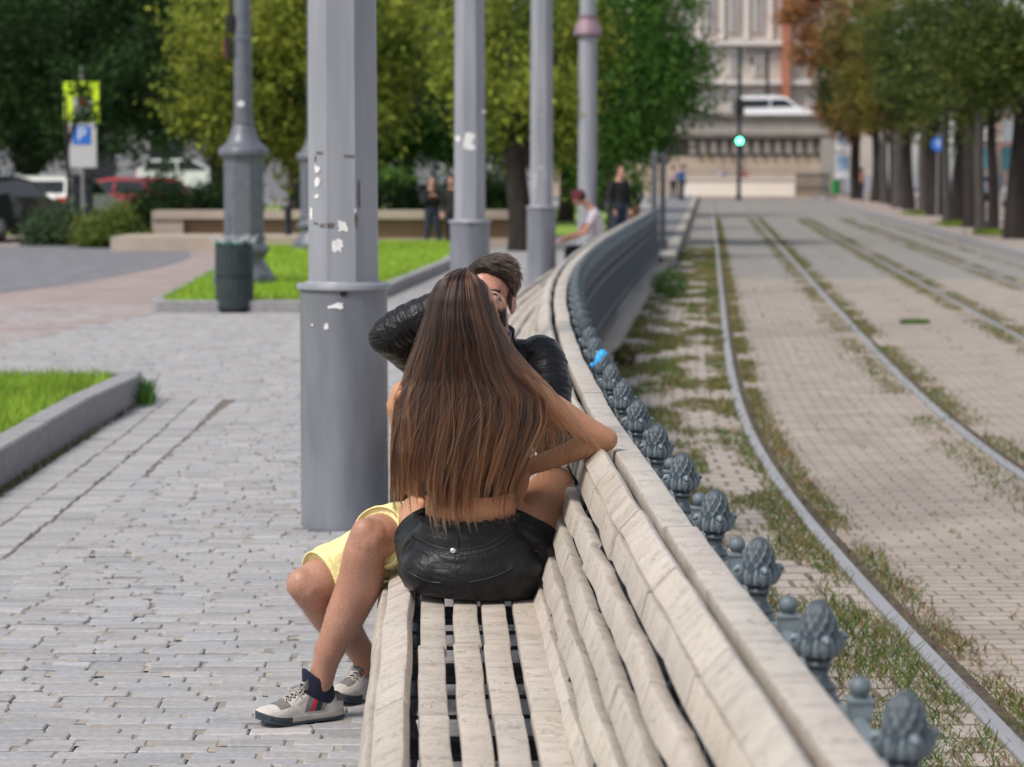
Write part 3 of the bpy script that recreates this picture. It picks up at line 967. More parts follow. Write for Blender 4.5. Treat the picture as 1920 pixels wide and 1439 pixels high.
# cast iron lamp posts
M['lamp_iron'] = mat('lamp_post_iron', (.115, .125, .15), (.085, .093, .115), 9, .4, .15, 60, spec=.6)
def lamp_post(x, y, z, label, extra=False):
    e = empty('lamp_post', (x, y, z), 0, label, 'lamp post', 'ornate lamp posts')
    b = MB()
    b.lathe([(.44, 0), (.44, .085), (.41, .11)], n=8, rot=R(22.5))
    b.lathe([(.40, .11), (.36, .16), (.33, .21), (.28, .27), (.265, .33), (.30, .39), (.335, .43), (.33, .48), (.27, .53), (.26, .56), (.285, .58), (.285, .62), (.255, .65)], n=28)
    b.build('base', M['lamp_iron'], e, True, 35)
    p = MB(); p.lathe([(.275, .64), (.275, 1.62), (.29, 1.64), (.29, 1.68)], n=8, rot=R(22.5)); p.build('pedestal', M['lamp_iron'], e)
    f = MB(); f.lathe([(.29, 1.68), (.33, 1.70), (.335, 1.76), (.32, 1.79), (.27, 1.82), (.215, 1.88), (.17, 1.98), (.145, 2.06), (.13, 2.1), (.14, 2.11), (.14, 2.14), (.125, 2.15)], n=28)
    f.build('bell', M['lamp_iron'], e, True, 35)
    s = MB(); s.lathe([(.122, 2.14), (.118, 3.2), (.128, 3.21), (.128, 3.24), (.112, 3.25), (.09, 7.0)], n=20); s.build('shaft', M['lamp_iron'], e, True, 35)
    return e
l1 = lamp_post(-3.55, 34.0, .12, 'dark ornate lamp post behind the litter bin')
st = MB(); st.lathe([(.05, -.002), (.05, .002)], n=14); o = st.build('sticker', M['paper'], l1); o.location = (-.02, -.1235, 2.37); o.rotation_euler = (math.pi / 2, 0, 0); o.scale = (1, .8, 1)
bx = MB(); bx.box((-.16, -.02, 3.42), (.10, .16, .22)); bx.box((-.19, -.02, 3.1), (.07, .16, .28)); bx.tube([(-.14, 0, 3.55), (-.15, -.02, 3.75), (-.12, 0, 3.9)], .02, 6); bx.build('signal_box', M['dark'], l1)
rx = MB(); rx.box((-.235, -.03, 3.1), (.02, .14, .26)); rx.build('red_panel', mat('red_enamel', (.28, .03, .03), None, 8, .5), l1)
l2 = lamp_post((590 - 960) / FPX * 48.5, 48.5, .12, 'ornate lamp post almost hidden behind the nearest grey pole')
# plainer lamp post with a bell shaped skirt
e = empty('lamp_post', ((1101 - 960) / FPX * 50, 50, 0), 0, 'slim lamp post with a reddish bell shaped skirt high up', 'lamp post')
b = MB(); b.lathe([(.24, 0), (.24, .3), (.2, .35), (.185, 1.0), (.18, 4.2)], n=24); b.build('shaft', M['pole'], e, True, 35)
b = MB(); b.lathe([(.18, 4.18), (.27, 4.2), (.285, 4.24), (.265, 4.28), (.235, 4.42), (.17, 4.5), (.165, 4.54), (.185, 4.56), (.185, 4.6)], n=28); b.build('skirt', mat('faded_red_paint', (.25, .17, .20), (.2, .13, .16), 6, .5), e, True, 35)
b = MB(); b.lathe([(.165, 4.58), (.15, 5.0), (.12, 8.0)], n=20); b.build('upper_shaft', M['pole'], e, True, 35)

# litter bin
bin_ = empty('litter_bin', tuple(G(440, 586, 0)), 0, 'dark slatted litter bin with a clear bag, standing at the lawn kerb', 'bin')
b = MB(); b.lathe([(.19, 0), (.2, .04), (.205, .78), (.19, .78)], n=30); b.build('liner', M['dark'], bin_, True, 40)
b = MB()
for k in range(26):
    a = 2 * math.pi * k / 26; b.box((.212 * math.cos(a), .212 * math.sin(a), .41), (.012, .032, .74), a)
b.build('slat', mat('bin_green_grey', (.032, .048, .052), (.05, .068, .072), 12, .5, spec=.4), bin_)
b = MB()
for z in (.05, .42, .77): b.lathe([(.215, z - .012), (.222, z - .012), (.222, z + .012), (.215, z + .012)], n=30, cap0=False, cap1=False)
b.build('hoop', M['iron'], bin_, True, 30)
b = MB(); rows = []
for (r, z) in ((.2, .74), (.218, .785), (.222, .8)):
    rows.append([((r + .008 * math.sin(9 * a)) * math.cos(a), (r + .008 * math.sin(9 * a)) * math.sin(a), z + .012 * math.sin(5 * a)) for a in [2 * math.pi * k / 60 for k in range(60)]])
b.ring(rows, True, False, False); b.build('bag_rim', mat('green_plastic', (.02, .16, .10), None, 20, .35), bin_, True)
gm, gt, gb = _nodes('clear_film')
gb.inputs['Base Color'].default_value = (.55, .57, .6, 1); gb.inputs['Alpha'].default_value = .28; gb.inputs['Roughness'].default_value = .2
b = MB(); rows = []
for (r, z) in ((.22, .79), (.235, .83), (.27, .86), (.26, .87)):
    rows.append([((r + .02 * math.sin(11 * a + z * 20)) * math.cos(a), (r + .02 * math.sin(11 * a)) * math.sin(a), z + .03 * math.sin(7 * a)) for a in [2 * math.pi * k / 72 for k in range(72)]])
b.ring(rows, True, False, False); b.build('plastic_bag', gm, bin_, True)
b = MB(); b.box((-.05, .02, .98), (.04, .02, .26)); b.tube([(-.1, .02, .86), (-.12, .02, 1.08), (.1, .02, 1.1), (.12, .02, .86)], .006, 6); b.build('holder', M['lamp_iron'], bin_)

# ================================================================== TREES
def crown_quads(blobs, per, size, colA, colB, droop, clump=.27):
    """blobs: (px, py, rx, ry, d) in photo pixels measured at distance d -> leaf clumps spread through real volumes"""
    VV, CC = [], []
    for (px, py, rx, ry, d) in blobs:
        c = P(px, py, d); k = d / FPX
        ax, az = rx * k, ry * k; ay = (ax + az) / 2 * 1.05
        n = max(24, int(per * 3.0 * (ax * az) ** .9))
        nb = max(7, int(n / 9))          # boughs, each carrying a handful of leaf clumps, with open gaps between them
        q = rng.normal(0, 1, (nb, 3)); q /= np.linalg.norm(q, axis=1)[:, None]
        q = q * rng.uniform(.2, 1, (nb, 1)) ** .45 * np.array([ax, ay, az])
        bt = np.repeat(rng.random(nb), 9)[:n]; q = np.repeat(q, 9, 0)[:n]; n = len(q)
        q = q + rng.normal(0, 1, (n, 3)) * np.array([.42, .42, .30 if droop < .5 else .42]) * min(1.0, ax / 1.2) + np.array(c)
        q[:, 2] = np.maximum(q[:, 2], .2)
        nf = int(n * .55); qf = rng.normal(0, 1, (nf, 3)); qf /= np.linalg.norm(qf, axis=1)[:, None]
        q = np.concatenate([q, qf * rng.uniform(.1, .92, (nf, 1)) ** .5 * np.array([ax, ay, az]) + np.array(c)]); bt = np.concatenate([bt, rng.random(nf) * .4]); n = len(q)  # filler clumps toned darker to stand for shade inside the crown
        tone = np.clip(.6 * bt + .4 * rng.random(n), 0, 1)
        m = 46
        sz = clump * rng.uniform(.6, 1.35, n)
        pts = np.repeat(q, m, 0) + rng.normal(0, 1, (n * m, 3)) * np.repeat(sz, m)[:, None] * np.array([1, 1, .75 if droop < .5 else 1.15])
        V, _ = leafq(pts, size, [colA], droop)
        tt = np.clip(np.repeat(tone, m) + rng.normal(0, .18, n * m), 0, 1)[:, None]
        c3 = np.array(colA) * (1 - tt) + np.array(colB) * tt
        VV.append(V); CC.append(c3 * rng.uniform(.75, 1.25, (n * m, 1)))
    return np.concatenate(VV), np.concatenate(CC)
def tree(label, trunk, blobs, colA, colB, per=9, size=.17, droop=.35, tr=.2, bark=None, group=None, lean=0.0, zb=0.0, cat='tree', hgt=None, name='tree'):
    """trunk: (px, d)"""
    px, d = trunk
    x = (px - 960) / FPX * d
    e = empty(name, (x, d, zb), 0, label, cat, group)
    V, c = crown_quads(blobs, per, size, colA, colB, droop)
    V = V - np.array([x, d, zb])
    quads('crown', V, c, M['leaf'], e)
    tops = [P(b[0], b[1], b[4]) - Vector((x, d, zb)) for b in blobs]
    zt = hgt or max(2.5, min(t.z for t in tops))
    mb = MB()
    seed = random.random() * 9
    pts = []; rr = []
    for i in range(9):
        t = i / 8
        pts.append((lean * zt * t * t + .06 * math.sin(t * 5 + seed), .05 * math.sin(t * 4 + seed * 2), -.15 + (zt + .15) * t))
        rr.append(tr * (1.12 if i == 0 else 1.0 if i == 1 else 1 - .35 * t))
    mb.tube(pts, rr, 14, sub=2)
    top = Vector(pts[-1])
    for t in tops:
        s = Vector(pts[5 + random.randrange(3)])
        midp = s.lerp(t, .5) + Vector((0, 0, .25))
        mb.tube([s, midp, t], [tr * .42, tr * .28, tr * .1], 8, sub=3)
        for _ in range(3):
            t2 = t + Vector((random.gauss(0, .8), random.gauss(0, .8), random.gauss(0, .6)))
            mb.tube([midp, midp.lerp(t2, .6) + Vector((0, 0, .15)), t2], [tr * .2, tr * .13, tr * .05], 6, sub=2)
    mb.build('trunk', bark or M['bark'], e, True)
    return e
DG, DG2 = (.016, .038, .012), (.045, .09, .024)
LM, LM2 = (.075, .12, .02), (.36, .39, .055)
MG, MG2 = (.035, .085, .015), (.12, .20, .035)
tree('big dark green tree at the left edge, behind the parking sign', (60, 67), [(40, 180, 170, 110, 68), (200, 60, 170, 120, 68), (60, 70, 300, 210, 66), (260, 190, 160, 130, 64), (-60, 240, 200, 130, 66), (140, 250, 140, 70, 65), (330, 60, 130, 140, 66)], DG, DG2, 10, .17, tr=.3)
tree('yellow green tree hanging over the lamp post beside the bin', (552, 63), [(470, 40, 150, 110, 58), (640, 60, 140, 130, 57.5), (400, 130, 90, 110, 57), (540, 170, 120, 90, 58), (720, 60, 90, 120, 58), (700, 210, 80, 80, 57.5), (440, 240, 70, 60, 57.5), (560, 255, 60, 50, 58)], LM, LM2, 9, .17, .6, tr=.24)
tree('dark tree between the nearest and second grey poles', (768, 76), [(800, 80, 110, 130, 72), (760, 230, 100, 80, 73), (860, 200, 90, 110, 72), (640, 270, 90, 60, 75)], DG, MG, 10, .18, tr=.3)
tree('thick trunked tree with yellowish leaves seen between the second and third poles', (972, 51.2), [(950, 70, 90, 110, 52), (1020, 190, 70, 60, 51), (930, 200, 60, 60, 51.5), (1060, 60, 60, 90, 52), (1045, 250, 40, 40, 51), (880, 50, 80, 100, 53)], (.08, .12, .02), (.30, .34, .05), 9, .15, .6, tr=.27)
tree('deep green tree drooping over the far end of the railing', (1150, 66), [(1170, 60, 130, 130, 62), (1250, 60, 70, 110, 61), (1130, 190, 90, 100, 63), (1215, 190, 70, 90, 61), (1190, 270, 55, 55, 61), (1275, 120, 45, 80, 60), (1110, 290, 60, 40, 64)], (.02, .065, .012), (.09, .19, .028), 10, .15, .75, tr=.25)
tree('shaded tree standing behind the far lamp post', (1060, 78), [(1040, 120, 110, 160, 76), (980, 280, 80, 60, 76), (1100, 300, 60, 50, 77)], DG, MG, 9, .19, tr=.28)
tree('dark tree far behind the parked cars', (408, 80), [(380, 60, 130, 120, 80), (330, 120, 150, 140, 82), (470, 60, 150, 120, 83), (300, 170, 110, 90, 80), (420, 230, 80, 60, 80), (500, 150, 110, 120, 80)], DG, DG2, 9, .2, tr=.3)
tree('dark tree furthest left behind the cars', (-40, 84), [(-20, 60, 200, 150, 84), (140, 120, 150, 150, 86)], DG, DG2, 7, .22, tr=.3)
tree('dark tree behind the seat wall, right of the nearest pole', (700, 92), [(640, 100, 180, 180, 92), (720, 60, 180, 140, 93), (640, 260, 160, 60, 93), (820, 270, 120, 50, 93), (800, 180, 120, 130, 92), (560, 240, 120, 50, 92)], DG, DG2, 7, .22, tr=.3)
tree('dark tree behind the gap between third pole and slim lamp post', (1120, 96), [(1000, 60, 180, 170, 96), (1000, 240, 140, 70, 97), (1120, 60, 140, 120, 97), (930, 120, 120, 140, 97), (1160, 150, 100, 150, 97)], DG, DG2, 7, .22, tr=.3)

def shrub(label, blobs, cA, cB, per=7, size=.12, group=None, clump=.16):
    b0 = blobs[0]; c = P(b0[0], b0[1], b0[4])
    e = empty('shrub', (c.x, c.y, 0), 0, label, 'shrub', group)
    V, cc = crown_quads(blobs, per, size, cA, cB, .1, clump); V = V - np.array([c.x, c.y, 0])
    quads('foliage', V, cc, M['leaf'], e)
    mb = MB()
    for _ in range(5): mb.tube([(random.gauss(0, .2), random.gauss(0, .2), -.02), (random.gauss(0, .4), random.gauss(0, .3), .5)], [.02, .008], 6)
    mb.build('stem', M['bark'], e, True)
shrub('dusky round shrub in front of the silver car', [(120, 425, 55, 32, 55), (80, 440, 30, 22, 54.5)], (.035, .07, .03), (.08, .12, .06), 40)
shrub('light green tall grass clump beside the stone step', [(215, 430, 40, 36, 53.5), (180, 450, 35, 16, 53)], (.09, .14, .03), (.16, .19, .04), 45)
shrub('long dark hedge in front of the red car roof', [(305, 380, 60, 22, 59), (375, 380, 55, 22, 59), (275, 395, 30, 20, 58), (440, 378, 50, 22, 59.5)], (.018, .04, .016), (.04, .075, .025), 42)
shrub('dark hedge behind the seat wall, right part', [(650, 380, 70, 22, 61), (760, 378, 60, 24, 61), (870, 375, 60, 30, 61), (930, 370, 40, 30, 61)], (.02, .045, .016), (.05, .10, .025), 34)
shrub('bright green bush seen between the two dark trunks', [(735, 350, 26, 26, 67)], (.08, .17, .04), (.13, .24, .05), 60)
struct(sheet('park_lawn', [(-14, 62.2), (-1.5, 62.2), (3, 62.2), (3.5, 110), (-22, 110)], .02, M['lawn']))

# avenue of trees on the right of the tracks
AV = [  # px of trunk, distance, crown blobs
 ('nearest dark trunked avenue tree at the right edge of the tracks', (1908, 62), [(1890, 60, 130, 120, 61), (1960, 120, 120, 90, 62), (1800, 100, 90, 100, 62), (1880, 170, 80, 45, 61)], (.045, .075, .02), (.12, .15, .03), .30),
 ('second avenue tree, thin grey trunk beside a pole', (1857, 69), [(1790, 40, 110, 110, 69), (1850, 180, 70, 50, 69)], (.04, .07, .02), (.13, .14, .03), .16),
 ('third avenue tree with the thickest leaning trunk', (1808, 79), [(1740, 70, 100, 120, 79), (1790, 190, 80, 50, 78), (1700, 160, 60, 60, 79)], (.035, .065, .02), (.10, .13, .03), .42),
 ('fourth avenue tree carrying the round blue sign in front of it', (1750, 92), [(1690, 60, 80, 110, 92), (1720, 190, 60, 50, 92)], (.06, .085, .02), (.19, .18, .035), .36),
 ('fifth avenue tree, yellowing low branches', (1700, 105), [(1650, 90, 70, 110, 105), (1665, 215, 50, 40, 105)], (.08, .10, .02), (.26, .19, .04), .26),
 ('sixth avenue tree, olive green', (1672, 118), [(1610, 60, 70, 100, 118), (1625, 200, 50, 50, 118)], (.08, .085, .025), (.24, .17, .045), .26),
 ('seventh avenue tree, green with bare lower trunk', (1640, 130), [(1590, 130, 40, 90, 130), (1585, 210, 40, 35, 130)], (.07, .09, .025), (.24, .16, .045), .28),
 ('rust brown autumn tree at the far end of the avenue', (1603, 140), [(1550, 60, 60, 100, 138), (1512, 40, 36, 60, 139), (1548, 150, 34, 55, 139), (1570, 190, 35, 45, 138), (1600, 90, 50, 90, 136), (1580, 230, 35, 35, 138)], (.20, .095, .045), (.36, .18, .07), .32)]
for lab, tk, bl, cA, cB, tr in AV:
    dd = tk[1]
    tree(lab, tk, bl, cA, cB, 8 if dd < 100 else 4.2, .17 if dd < 100 else .24, .3, tr, group='avenue trees right of the tracks', zb=-.06, hgt=4.2)
shrub('dark green branches low beside the rust brown tree', [(1560, 180, 30, 60, 134)], (.02, .045, .015), (.05, .08, .02), 6, .25, clump=.4)
for (px, d, rr, lab) in ((1727, 101, .16, 'pale grey young trunk under the avenue, left of the blue sign'), (1772, 78, .13, 'pale slanting trunk under the avenue, right of the blue sign'),
                     (1684, 110, .3, 'grey blue mottled trunk under the avenue'), (1655, 124, .2, 'slim brown trunk far under the avenue'), (1835, 66.5, .14, 'thin pale pole like trunk beside the second avenue tree'), (1822, 74, .3, 'broad dark trunk behind the thickest avenue tree')):
    e = empty('tree', ((px - 960) / FPX * d, d, -.06), 0, lab, 'tree', 'avenue trees right of the tracks')
    mb = MB(); mb.tube([(0, 0, -.2), (.02, 0, .6), (-.04, 0, 2), (.05 * (1 if px % 2 else -1), 0, 4.6)], [rr * 1.2, rr, rr * .9, rr * .7], 12, sub=3); mb.build('trunk', M['barkpale'] if rr < .25 or px == 1684 else M['bark'], e, True)
    V, c = crown_quads([(px, 120, 40, 60, d)], 8, .2, (.05, .075, .02), (.16, .15, .035), .3); quads('crown', V - np.array([e.location.x, d, -.06]), c, M['leaf'], e)
for (px, py, r_, lab) in ((1800, 424, .55, 'bright green grass patch under the thickest avenue tree'), (1860, 440, .35, 'green grass patch by the second avenue tree'), (1720, 403, .4, 'yellow green grass patch by the pale young trunk')):
    g = G(px, py, -.06)
    pt = np.array([(g.x + random.gauss(0, r_ * .5), g.y + random.gauss(0, r_ * 1.2), -.06) for _ in range(900)])
    o = blades('grass_patch', pt, .13, .02, [(.14, .22, .03), (.19, .24, .04)], None, .5); del o['kind']; tag(o, lab, 'grass')

# ================================================================== FAR END: embankment wall, viaduct road, van, facade
M['sandst'] = mat('pale_sandstone', (.42, .38, .34), (.33, .30, .265), .7, .9, .3, 8)
M['darkst'] = mat('dark_stone', (.12, .105, .095), (.18, .16, .145), 1.5, .9, .3, 8)  # darker stone of the coping, cornice, frieze and brackets
M['warmst'] = mat('warm_sandstone', (.52, .42, .33), (.44, .345, .265), .8, .9, .3, 8)
M['cream'] = mat('cream_render', (.84, .74, .66), (.80, .70, .61), .8, .85)
DW = 158.0
def WX(px, d=DW): return (px - 960) / FPX * d
def WZ(py, d=DW): return P(960, py, d).z
def bxpx(mb, x0, x1, y0, y1, d, depth, mi=0):
    a, b = WX(x0, d), WX(x1, d); z0, z1 = WZ(y1, d), WZ(y0, d)
    mb.box(((a + b) / 2, d + depth / 2, (z0 + z1) / 2), (b - a, depth, z1 - z0), mi=mi)
wall = empty('viaduct_wall', (0, 0, 0), 0, 'stone embankment wall with a row of pale panels at the far end of the tracks', 'wall')
mb = MB(); bxpx(mb, 1040, 1562, 221, 251, DW - .3, 6); mb.build('parapet', M['sandst'], wall)
mb = MB(); bxpx(mb, 1030, 1568, 215, 220.8, DW - .6, 6.5); mb.build('coping', M['darkst'], wall)
mb = MB(); bxpx(mb, 1040, 1575, 251.2, 259, DW - .9, 6.5); mb.build('cornice', M['darkst'], wall)
mb = MB(); bxpx(mb, 1040, 1545, 259.2, 293, DW, 5); mb.build('frieze', M['darkst'], wall)
k = 0
for px in range(1290, 1540, 20):
    mb = MB(); bxpx(mb, px + 1, px + 12, 264, 288, DW - .3, .295); mb.build('panel', M['cream'], wall)
    mb = MB(); bxpx(mb, px + 14, px + 18.5, 259.4, 291, DW - .55, .54); mb.build('bracket', M['darkst'], wall)
mb = MB(); bxpx(mb, 1040, 1560, 293.3, 372, DW - .25, 5); mb.build('lower_wall', M['warmst'], wall)
mb = MB(); bxpx(mb, 1538, 1572, 259.5, 372, DW - 1, 6); mb.build('end_pier', M['concrete'], wall)
barrier = MB(); bxpx(barrier, 1282, 1488, 337, 368, 152, .6); bxpx(barrier, 1280, 1490, 334, 336.8, 151.9, .8)
tag(barrier.build('low_wall', M['cream']), 'low cream wall across the end of the tracks', 'wall')
fence = empty('iron_fence', (0, 0, 0), 0, 'thin grey railings standing on the low cream wall', 'fence')
M['fence'] = mat('fence_grey', (.20, .20, .21), (.26, .25, .25), 5, .6)
mb = MB()
for px in np.arange(1284, 1560, 5.2): bxpx(mb, px, px + 1.1, 319, 334, 152, .04)
mb.build('bars', M['fence'], fence)
mb = MB(); bxpx(mb, 1282, 1560, 317.5, 319, 151.96, .12); mb.build('handrail', M['fence'], fence)
f2 = empty('iron_fence', (0, 0, 0), 0, 'darker iron fence panel right of the low cream wall', 'fence')
mb = MB()
for px in np.arange(1491, 1553, 3.6): bxpx(mb, px, px + 1.7, 328, 368, 150, .05)
mb.build('bars', M['iron'], f2); mb = MB(); bxpx(mb, 1489, 1555, 326, 329, 149.9, .1); bxpx(mb, 1489, 1555, 352, 355, 149.9, .1); mb.build('handrail', M['iron'], f2)

# facade beyond the viaduct
fac = empty('facade_building', (0, 0, 0), 0, 'pale stone facade with tall windows rising behind the viaduct', 'building')
DF = 205.0
M['facade'] = mat('facade_stone', (.50, .435, .385), (.42, .365, .32), .5, .9)
M['facadepale'] = mat('facade_pale_trim', (.62, .57, .53), (.55, .50, .46), .6, .9)
M['winglass'] = mat('window_glass_far', (.20, .19, .19), (.30, .28, .27), .7, .25)
mb = MB(); bxpx(mb, 1180, 1660, -160, 330, DF, 12); mb.build('wall', M['facade'], fac)
for px in (1262, 1306, 1350, 1396, 1440, 1494, 1540, 1590):
    mb = MB(); bxpx(mb, px - 4, px + 5, -150, 74, DF - .35, .34); mb.build('pilaster', M['facadepale'], fac)
for py in (76, 150): 
    mb = MB(); bxpx(mb, 1178, 1662, py, py + 9, DF - .8, .79); mb.build('cornice', M['facadepale'], fac)
for px in (1284, 1328, 1373, 1418, 1517, 1565):
    for (y0, y1) in ((-40, 60), (94, 142), (170, 212)):
        mb = MB(); bxpx(mb, px - 9, px + 9, y0, y1, DF - .25, .24); f = mb.build('window', M['facadepale'], fac)
        mb = MB(); bxpx(mb, px - 6, px + 6, y0 + 5, y1 - 3, DF - .3, .045); mb.build('pane', M['winglass'], f)
mb = MB(); bxpx(mb, 1464, 1478, -150, 330, DF - 1.2, 1.1); mb.build('downpipe', mat('rust_red_strip', (.34, .12, .07), (.40, .16, .10), 1, .8), fac)
# white van up on the viaduct road
def car(label, loc, rz, col, kind='hatch', grp=None, cat='car', scale=1.0):
    e = empty('parked_car' if cat == 'car' else 'van', loc, rz, label, cat, grp)
    Lc, W, H = (4.2, 1.74, 1.46) if kind == 'hatch' else (4.9, 1.9, 1.95)
    if kind == 'hatch':
        prof = [(-2.08, .34), (-2.1, .62), (-2.04, .95), (-1.98, 1.0), (-1.66, 1.36), (-1.3, 1.45), (-.2, 1.46), (.35, 1.38), (1.02, .98), (1.75, .86), (2.0, .72), (2.08, .5), (2.06, .32)]
        win = [(-1.82, 1.02), (-1.56, 1.33), (-.2, 1.38), (.28, 1.32), (.86, .99)]
    else:
        prof = [(-2.4, .36), (-2.44, 1.0), (-2.38, 1.75), (-2.2, 1.92), (-.2, 1.96), (.6, 1.86), (1.35, 1.25), (2.15, 1.05), (2.4, .85), (2.44, .4)]
        win = [(-2.15, 1.22), (-2.1, 1.7), (.5, 1.72), (1.18, 1.25)]
    pm_ = mat('car_paint', col, tuple(c * .92 for c in col), 3, .25, coat=.6)
    mb = MB()
    def inset(x, z): return 0 if z < .95 else .13 * (z - .95) / .5
    rows = []
    for t in (-1, -.94, .94, 1):
        rows.append([(x * (1 if abs(t) < .95 else .985), t * (W / 2 - inset(x, z)), z if abs(t) < .95 else z * .985 + .006) for x, z in prof])
    mb.ring(rows); mb.build('body', pm_, e, True, 28)
    gl = M['carglass']
    for s in (-1, 1):
        mb = MB(); rows = [[(x, s * (W / 2 - inset(x, z) + .006 + dy), z) for x, z in win] for dy in (-.03, 0)]
        mb.ring(rows); mb.build('side_window', gl, e)
        mb = MB(); xm = (win[0][0] + win[-1][0]) / 2 + .05
        z0, z1 = win[0][1], win[1][1] + .02
        mb.add([(xm - .04, s * (W / 2 - inset(0, z0) + .012), z0), (xm + .04, s * (W / 2 - inset(0, z0) + .012), z0), (xm + .04, s * (W / 2 - inset(0, z1) + .012), z1), (xm - .04, s * (W / 2 - inset(0, z1) + .012), z1)], [(0, 1, 2, 3)])
        mb.build('door_pillar', pm_, e)
    # rear and front screens
    def screen(a, b, nm, o):
        (x0, z0), (x1, z1) = a, b; mb = MB()
        n = Vector((z1 - z0, 0, -(x1 - x0))).normalized() * o
        pts = []
        for (x, z) in (a, b):
            for s in (-1, 1): pts.append(Vector((x, s * (W / 2 - inset(x, z) - .12), z)) + n * .012)
        mb.add(pts, [(0, 1, 3, 2)]); mb.build(nm, gl, e)
    if kind == 'hatch':
        screen((-1.95, 1.04), (-1.68, 1.33), 'rear_window', -1); screen((.93, 1.03), (.42, 1.34), 'windscreen', 1)
        lx, lz = -2.09, .86; fx, fz = 2.03, .7
    else:
        screen((-2.42, 1.25), (-2.39, 1.7), 'rear_window', -1); screen((1.28, 1.3), (.68, 1.8), 'windscreen', 1)
        lx, lz = -2.43, 1.0; fx, fz = 2.38, .85
    for s in (-1, 1):
        mb = MB(); mb.box((lx + .02, s * (W / 2 - .16), lz), (.08, .26, .16)); mb.build('tail_light', M['redlamp'], e)
        mb = MB(); mb.box((fx - .03, s * (W / 2 - .22), fz), (.14, .3, .13)); mb.build('headlight', M['lampglass'], e)
    mb = MB(); mb.box((lx - .01, 0, lz - .22 if kind == 'hatch' else .8), (.03, .52, .12)); mb.build('number_plate', M['paper'], e)
    mb = MB(); mb.box((-2.08 if kind == 'hatch' else -2.42, 0, .42), (.1, W - .1, .16)); mb.box((2.06 if kind == 'hatch' else 2.42, 0, .42), (.1, W - .1, .16)); mb.build('bumper', M['dark'], e)
    for x in ((-1.28, 1.3) if kind == 'hatch' else (-1.5, 1.5)):
        for s in (-1, 1):
            wt = MB(); prof_ = [(.17, -.1), (.3, -.105), (.325, -.08), (.325, .08), (.3, .105), (.17, .1)]
            wt.lathe(prof_, n=24); o = wt.build('wheel', M['rubber'], e, True, 40); o.location = (x, s * (W / 2 - .1), .325); o.rotation_euler = (math.pi / 2, 0, 0)
            rm = MB(); rm.lathe([(.05, .06), (.16, .05), (.19, .09), (.2, .108)], n=20); rm.lathe([(.05, -.06), (.16, -.05), (.19, -.09), (.2, -.108)], n=20)
            rm.build('rim', M['steel'], o, True)
    return e
M['carglass'] = mat('car_glass', (.012, .016, .02), (.02, .025, .03), 2, .06)
M['redlamp'] = mat('red_lens', (.45, .02, .02), (.35, .015, .015), 6, .2)
M['lampglass'] = mat('lamp_glass', (.6, .62, .65), (.7, .7, .72), 6, .1)
M['rubber'] = mat('tyre_rubber', (.02, .02, .02), (.03, .03, .03), 9, .8)
car('white van driving along the viaduct parapet', (WX(1452, 163), 163, WZ(219, 158) - .55), 0, (.78, .78, .79), 'van', cat='van')
struct(sheet('viaduct_road', [(WX(1030), DW + 1), (WX(1570), DW + 1), (WX(1570), DW + 12), (WX(1030), DW + 12)], WZ(219) - .56, M['asphalt']))
mb = MB(); mb.box(((WX(1030) + WX(1570)) / 2, DW + 9, (WZ(219) - .6) / 2), (WX(1570) - WX(1030), 7, WZ(219) - .65)); struct(mb.build('viaduct_fill', M['darkst']))

# traffic signal with a green lamp, and a second mast
sg = empty('tram_signal', (WX(1384, 147), 147, ZT), 0, 'dark signal mast with one lit green lamp at the end of the track', 'signal')
mb = MB(); mb.lathe([(.16, 0), (.16, .3), (.12, .35), (.11, 8.6)], n=16); mb.lathe([(.13, 8.6), (.02, 8.75)], n=16); mb.build('mast', M['iron'], sg, True, 40)
mb = MB(); mb.box((0, -.2, 3.38), (.42, .22, .55)); mb.build('signal_head', M['dark'], sg); mb = MB(); mb.box((0, -.16, 5.3), (.5, .2, .9)); mb.build('upper_signal_head', M['dark'], sg)
mb = MB(); mb.lathe([(.001, -.02), (.17, 0), (.17, .02)], n=24); o = mb.build('green_lamp', emit('green_signal_light', (.10, 1.0, .5), 6), sg); o.location = (0, -.325, 3.38); o.rotation_euler = (-math.pi / 2, 0, 0)
m2 = empty('mast', (WX(1436, 168), 168, 2), 0, 'second dark mast behind the van with a short crossbar', 'mast')
mb = MB(); mb.lathe([(.12, 0), (.1, 7.3)], n=12); mb.build('shaft', M['iron'], m2, True, 40); mb = MB(); mb.box((-.5, 0, 7.2), (1.8, .12, .12)); mb.box((-1.0, 0, 6.6), (.2, .1, .6)); mb.build('crossbar', M['iron'], m2)

# poster boards, bin and blue sign under the avenue
M['blue'] = mat('sign_blue', (.02, .14, .52), (.025, .16, .56), 5, .4)
M['white'] = mat('sign_white', (.72, .73, .76), (.66, .67, .70), 5, .5)
M['posterblue'] = mat('poster_blue', (.12, .30, .55), (.55, .6, .68), 1.2, .5)
def board(px0, px1, py0, py1, d, lab):
    e = empty('poster_board', (0, 0, 0), 0, lab, 'poster board', 'poster boards by the avenue')
    mb = MB(); bxpx(mb, px0, px1, py0, py1, d, .18); mb.build('panel', M['white'], e)
    h = py1 - py0
    mb = MB(); bxpx(mb, px0 + 2, px1 - 2, py0 + 4, py0 + h * .68, d - .012, .011); mb.build('picture', M['posterblue'], e)
    mb = MB(); bxpx(mb, px0 + 8, px0 + 11, py1, 366, d + .05, .1); bxpx(mb, px1 - 11, px1 - 8, py1, 366, d + .05, .1); mb.build('leg', M['fence'], e)
board(1565, 1590, 243, 283, 142, 'upper blue and white poster board left of the avenue trunks')
board(1565, 1590, 289, 335, 141, 'lower pale blue poster board left of the avenue trunks')
b = empty('litter_bin', (WX(1565, 146), 146, -.06), 0, 'small green litter bin under the poster boards', 'bin')
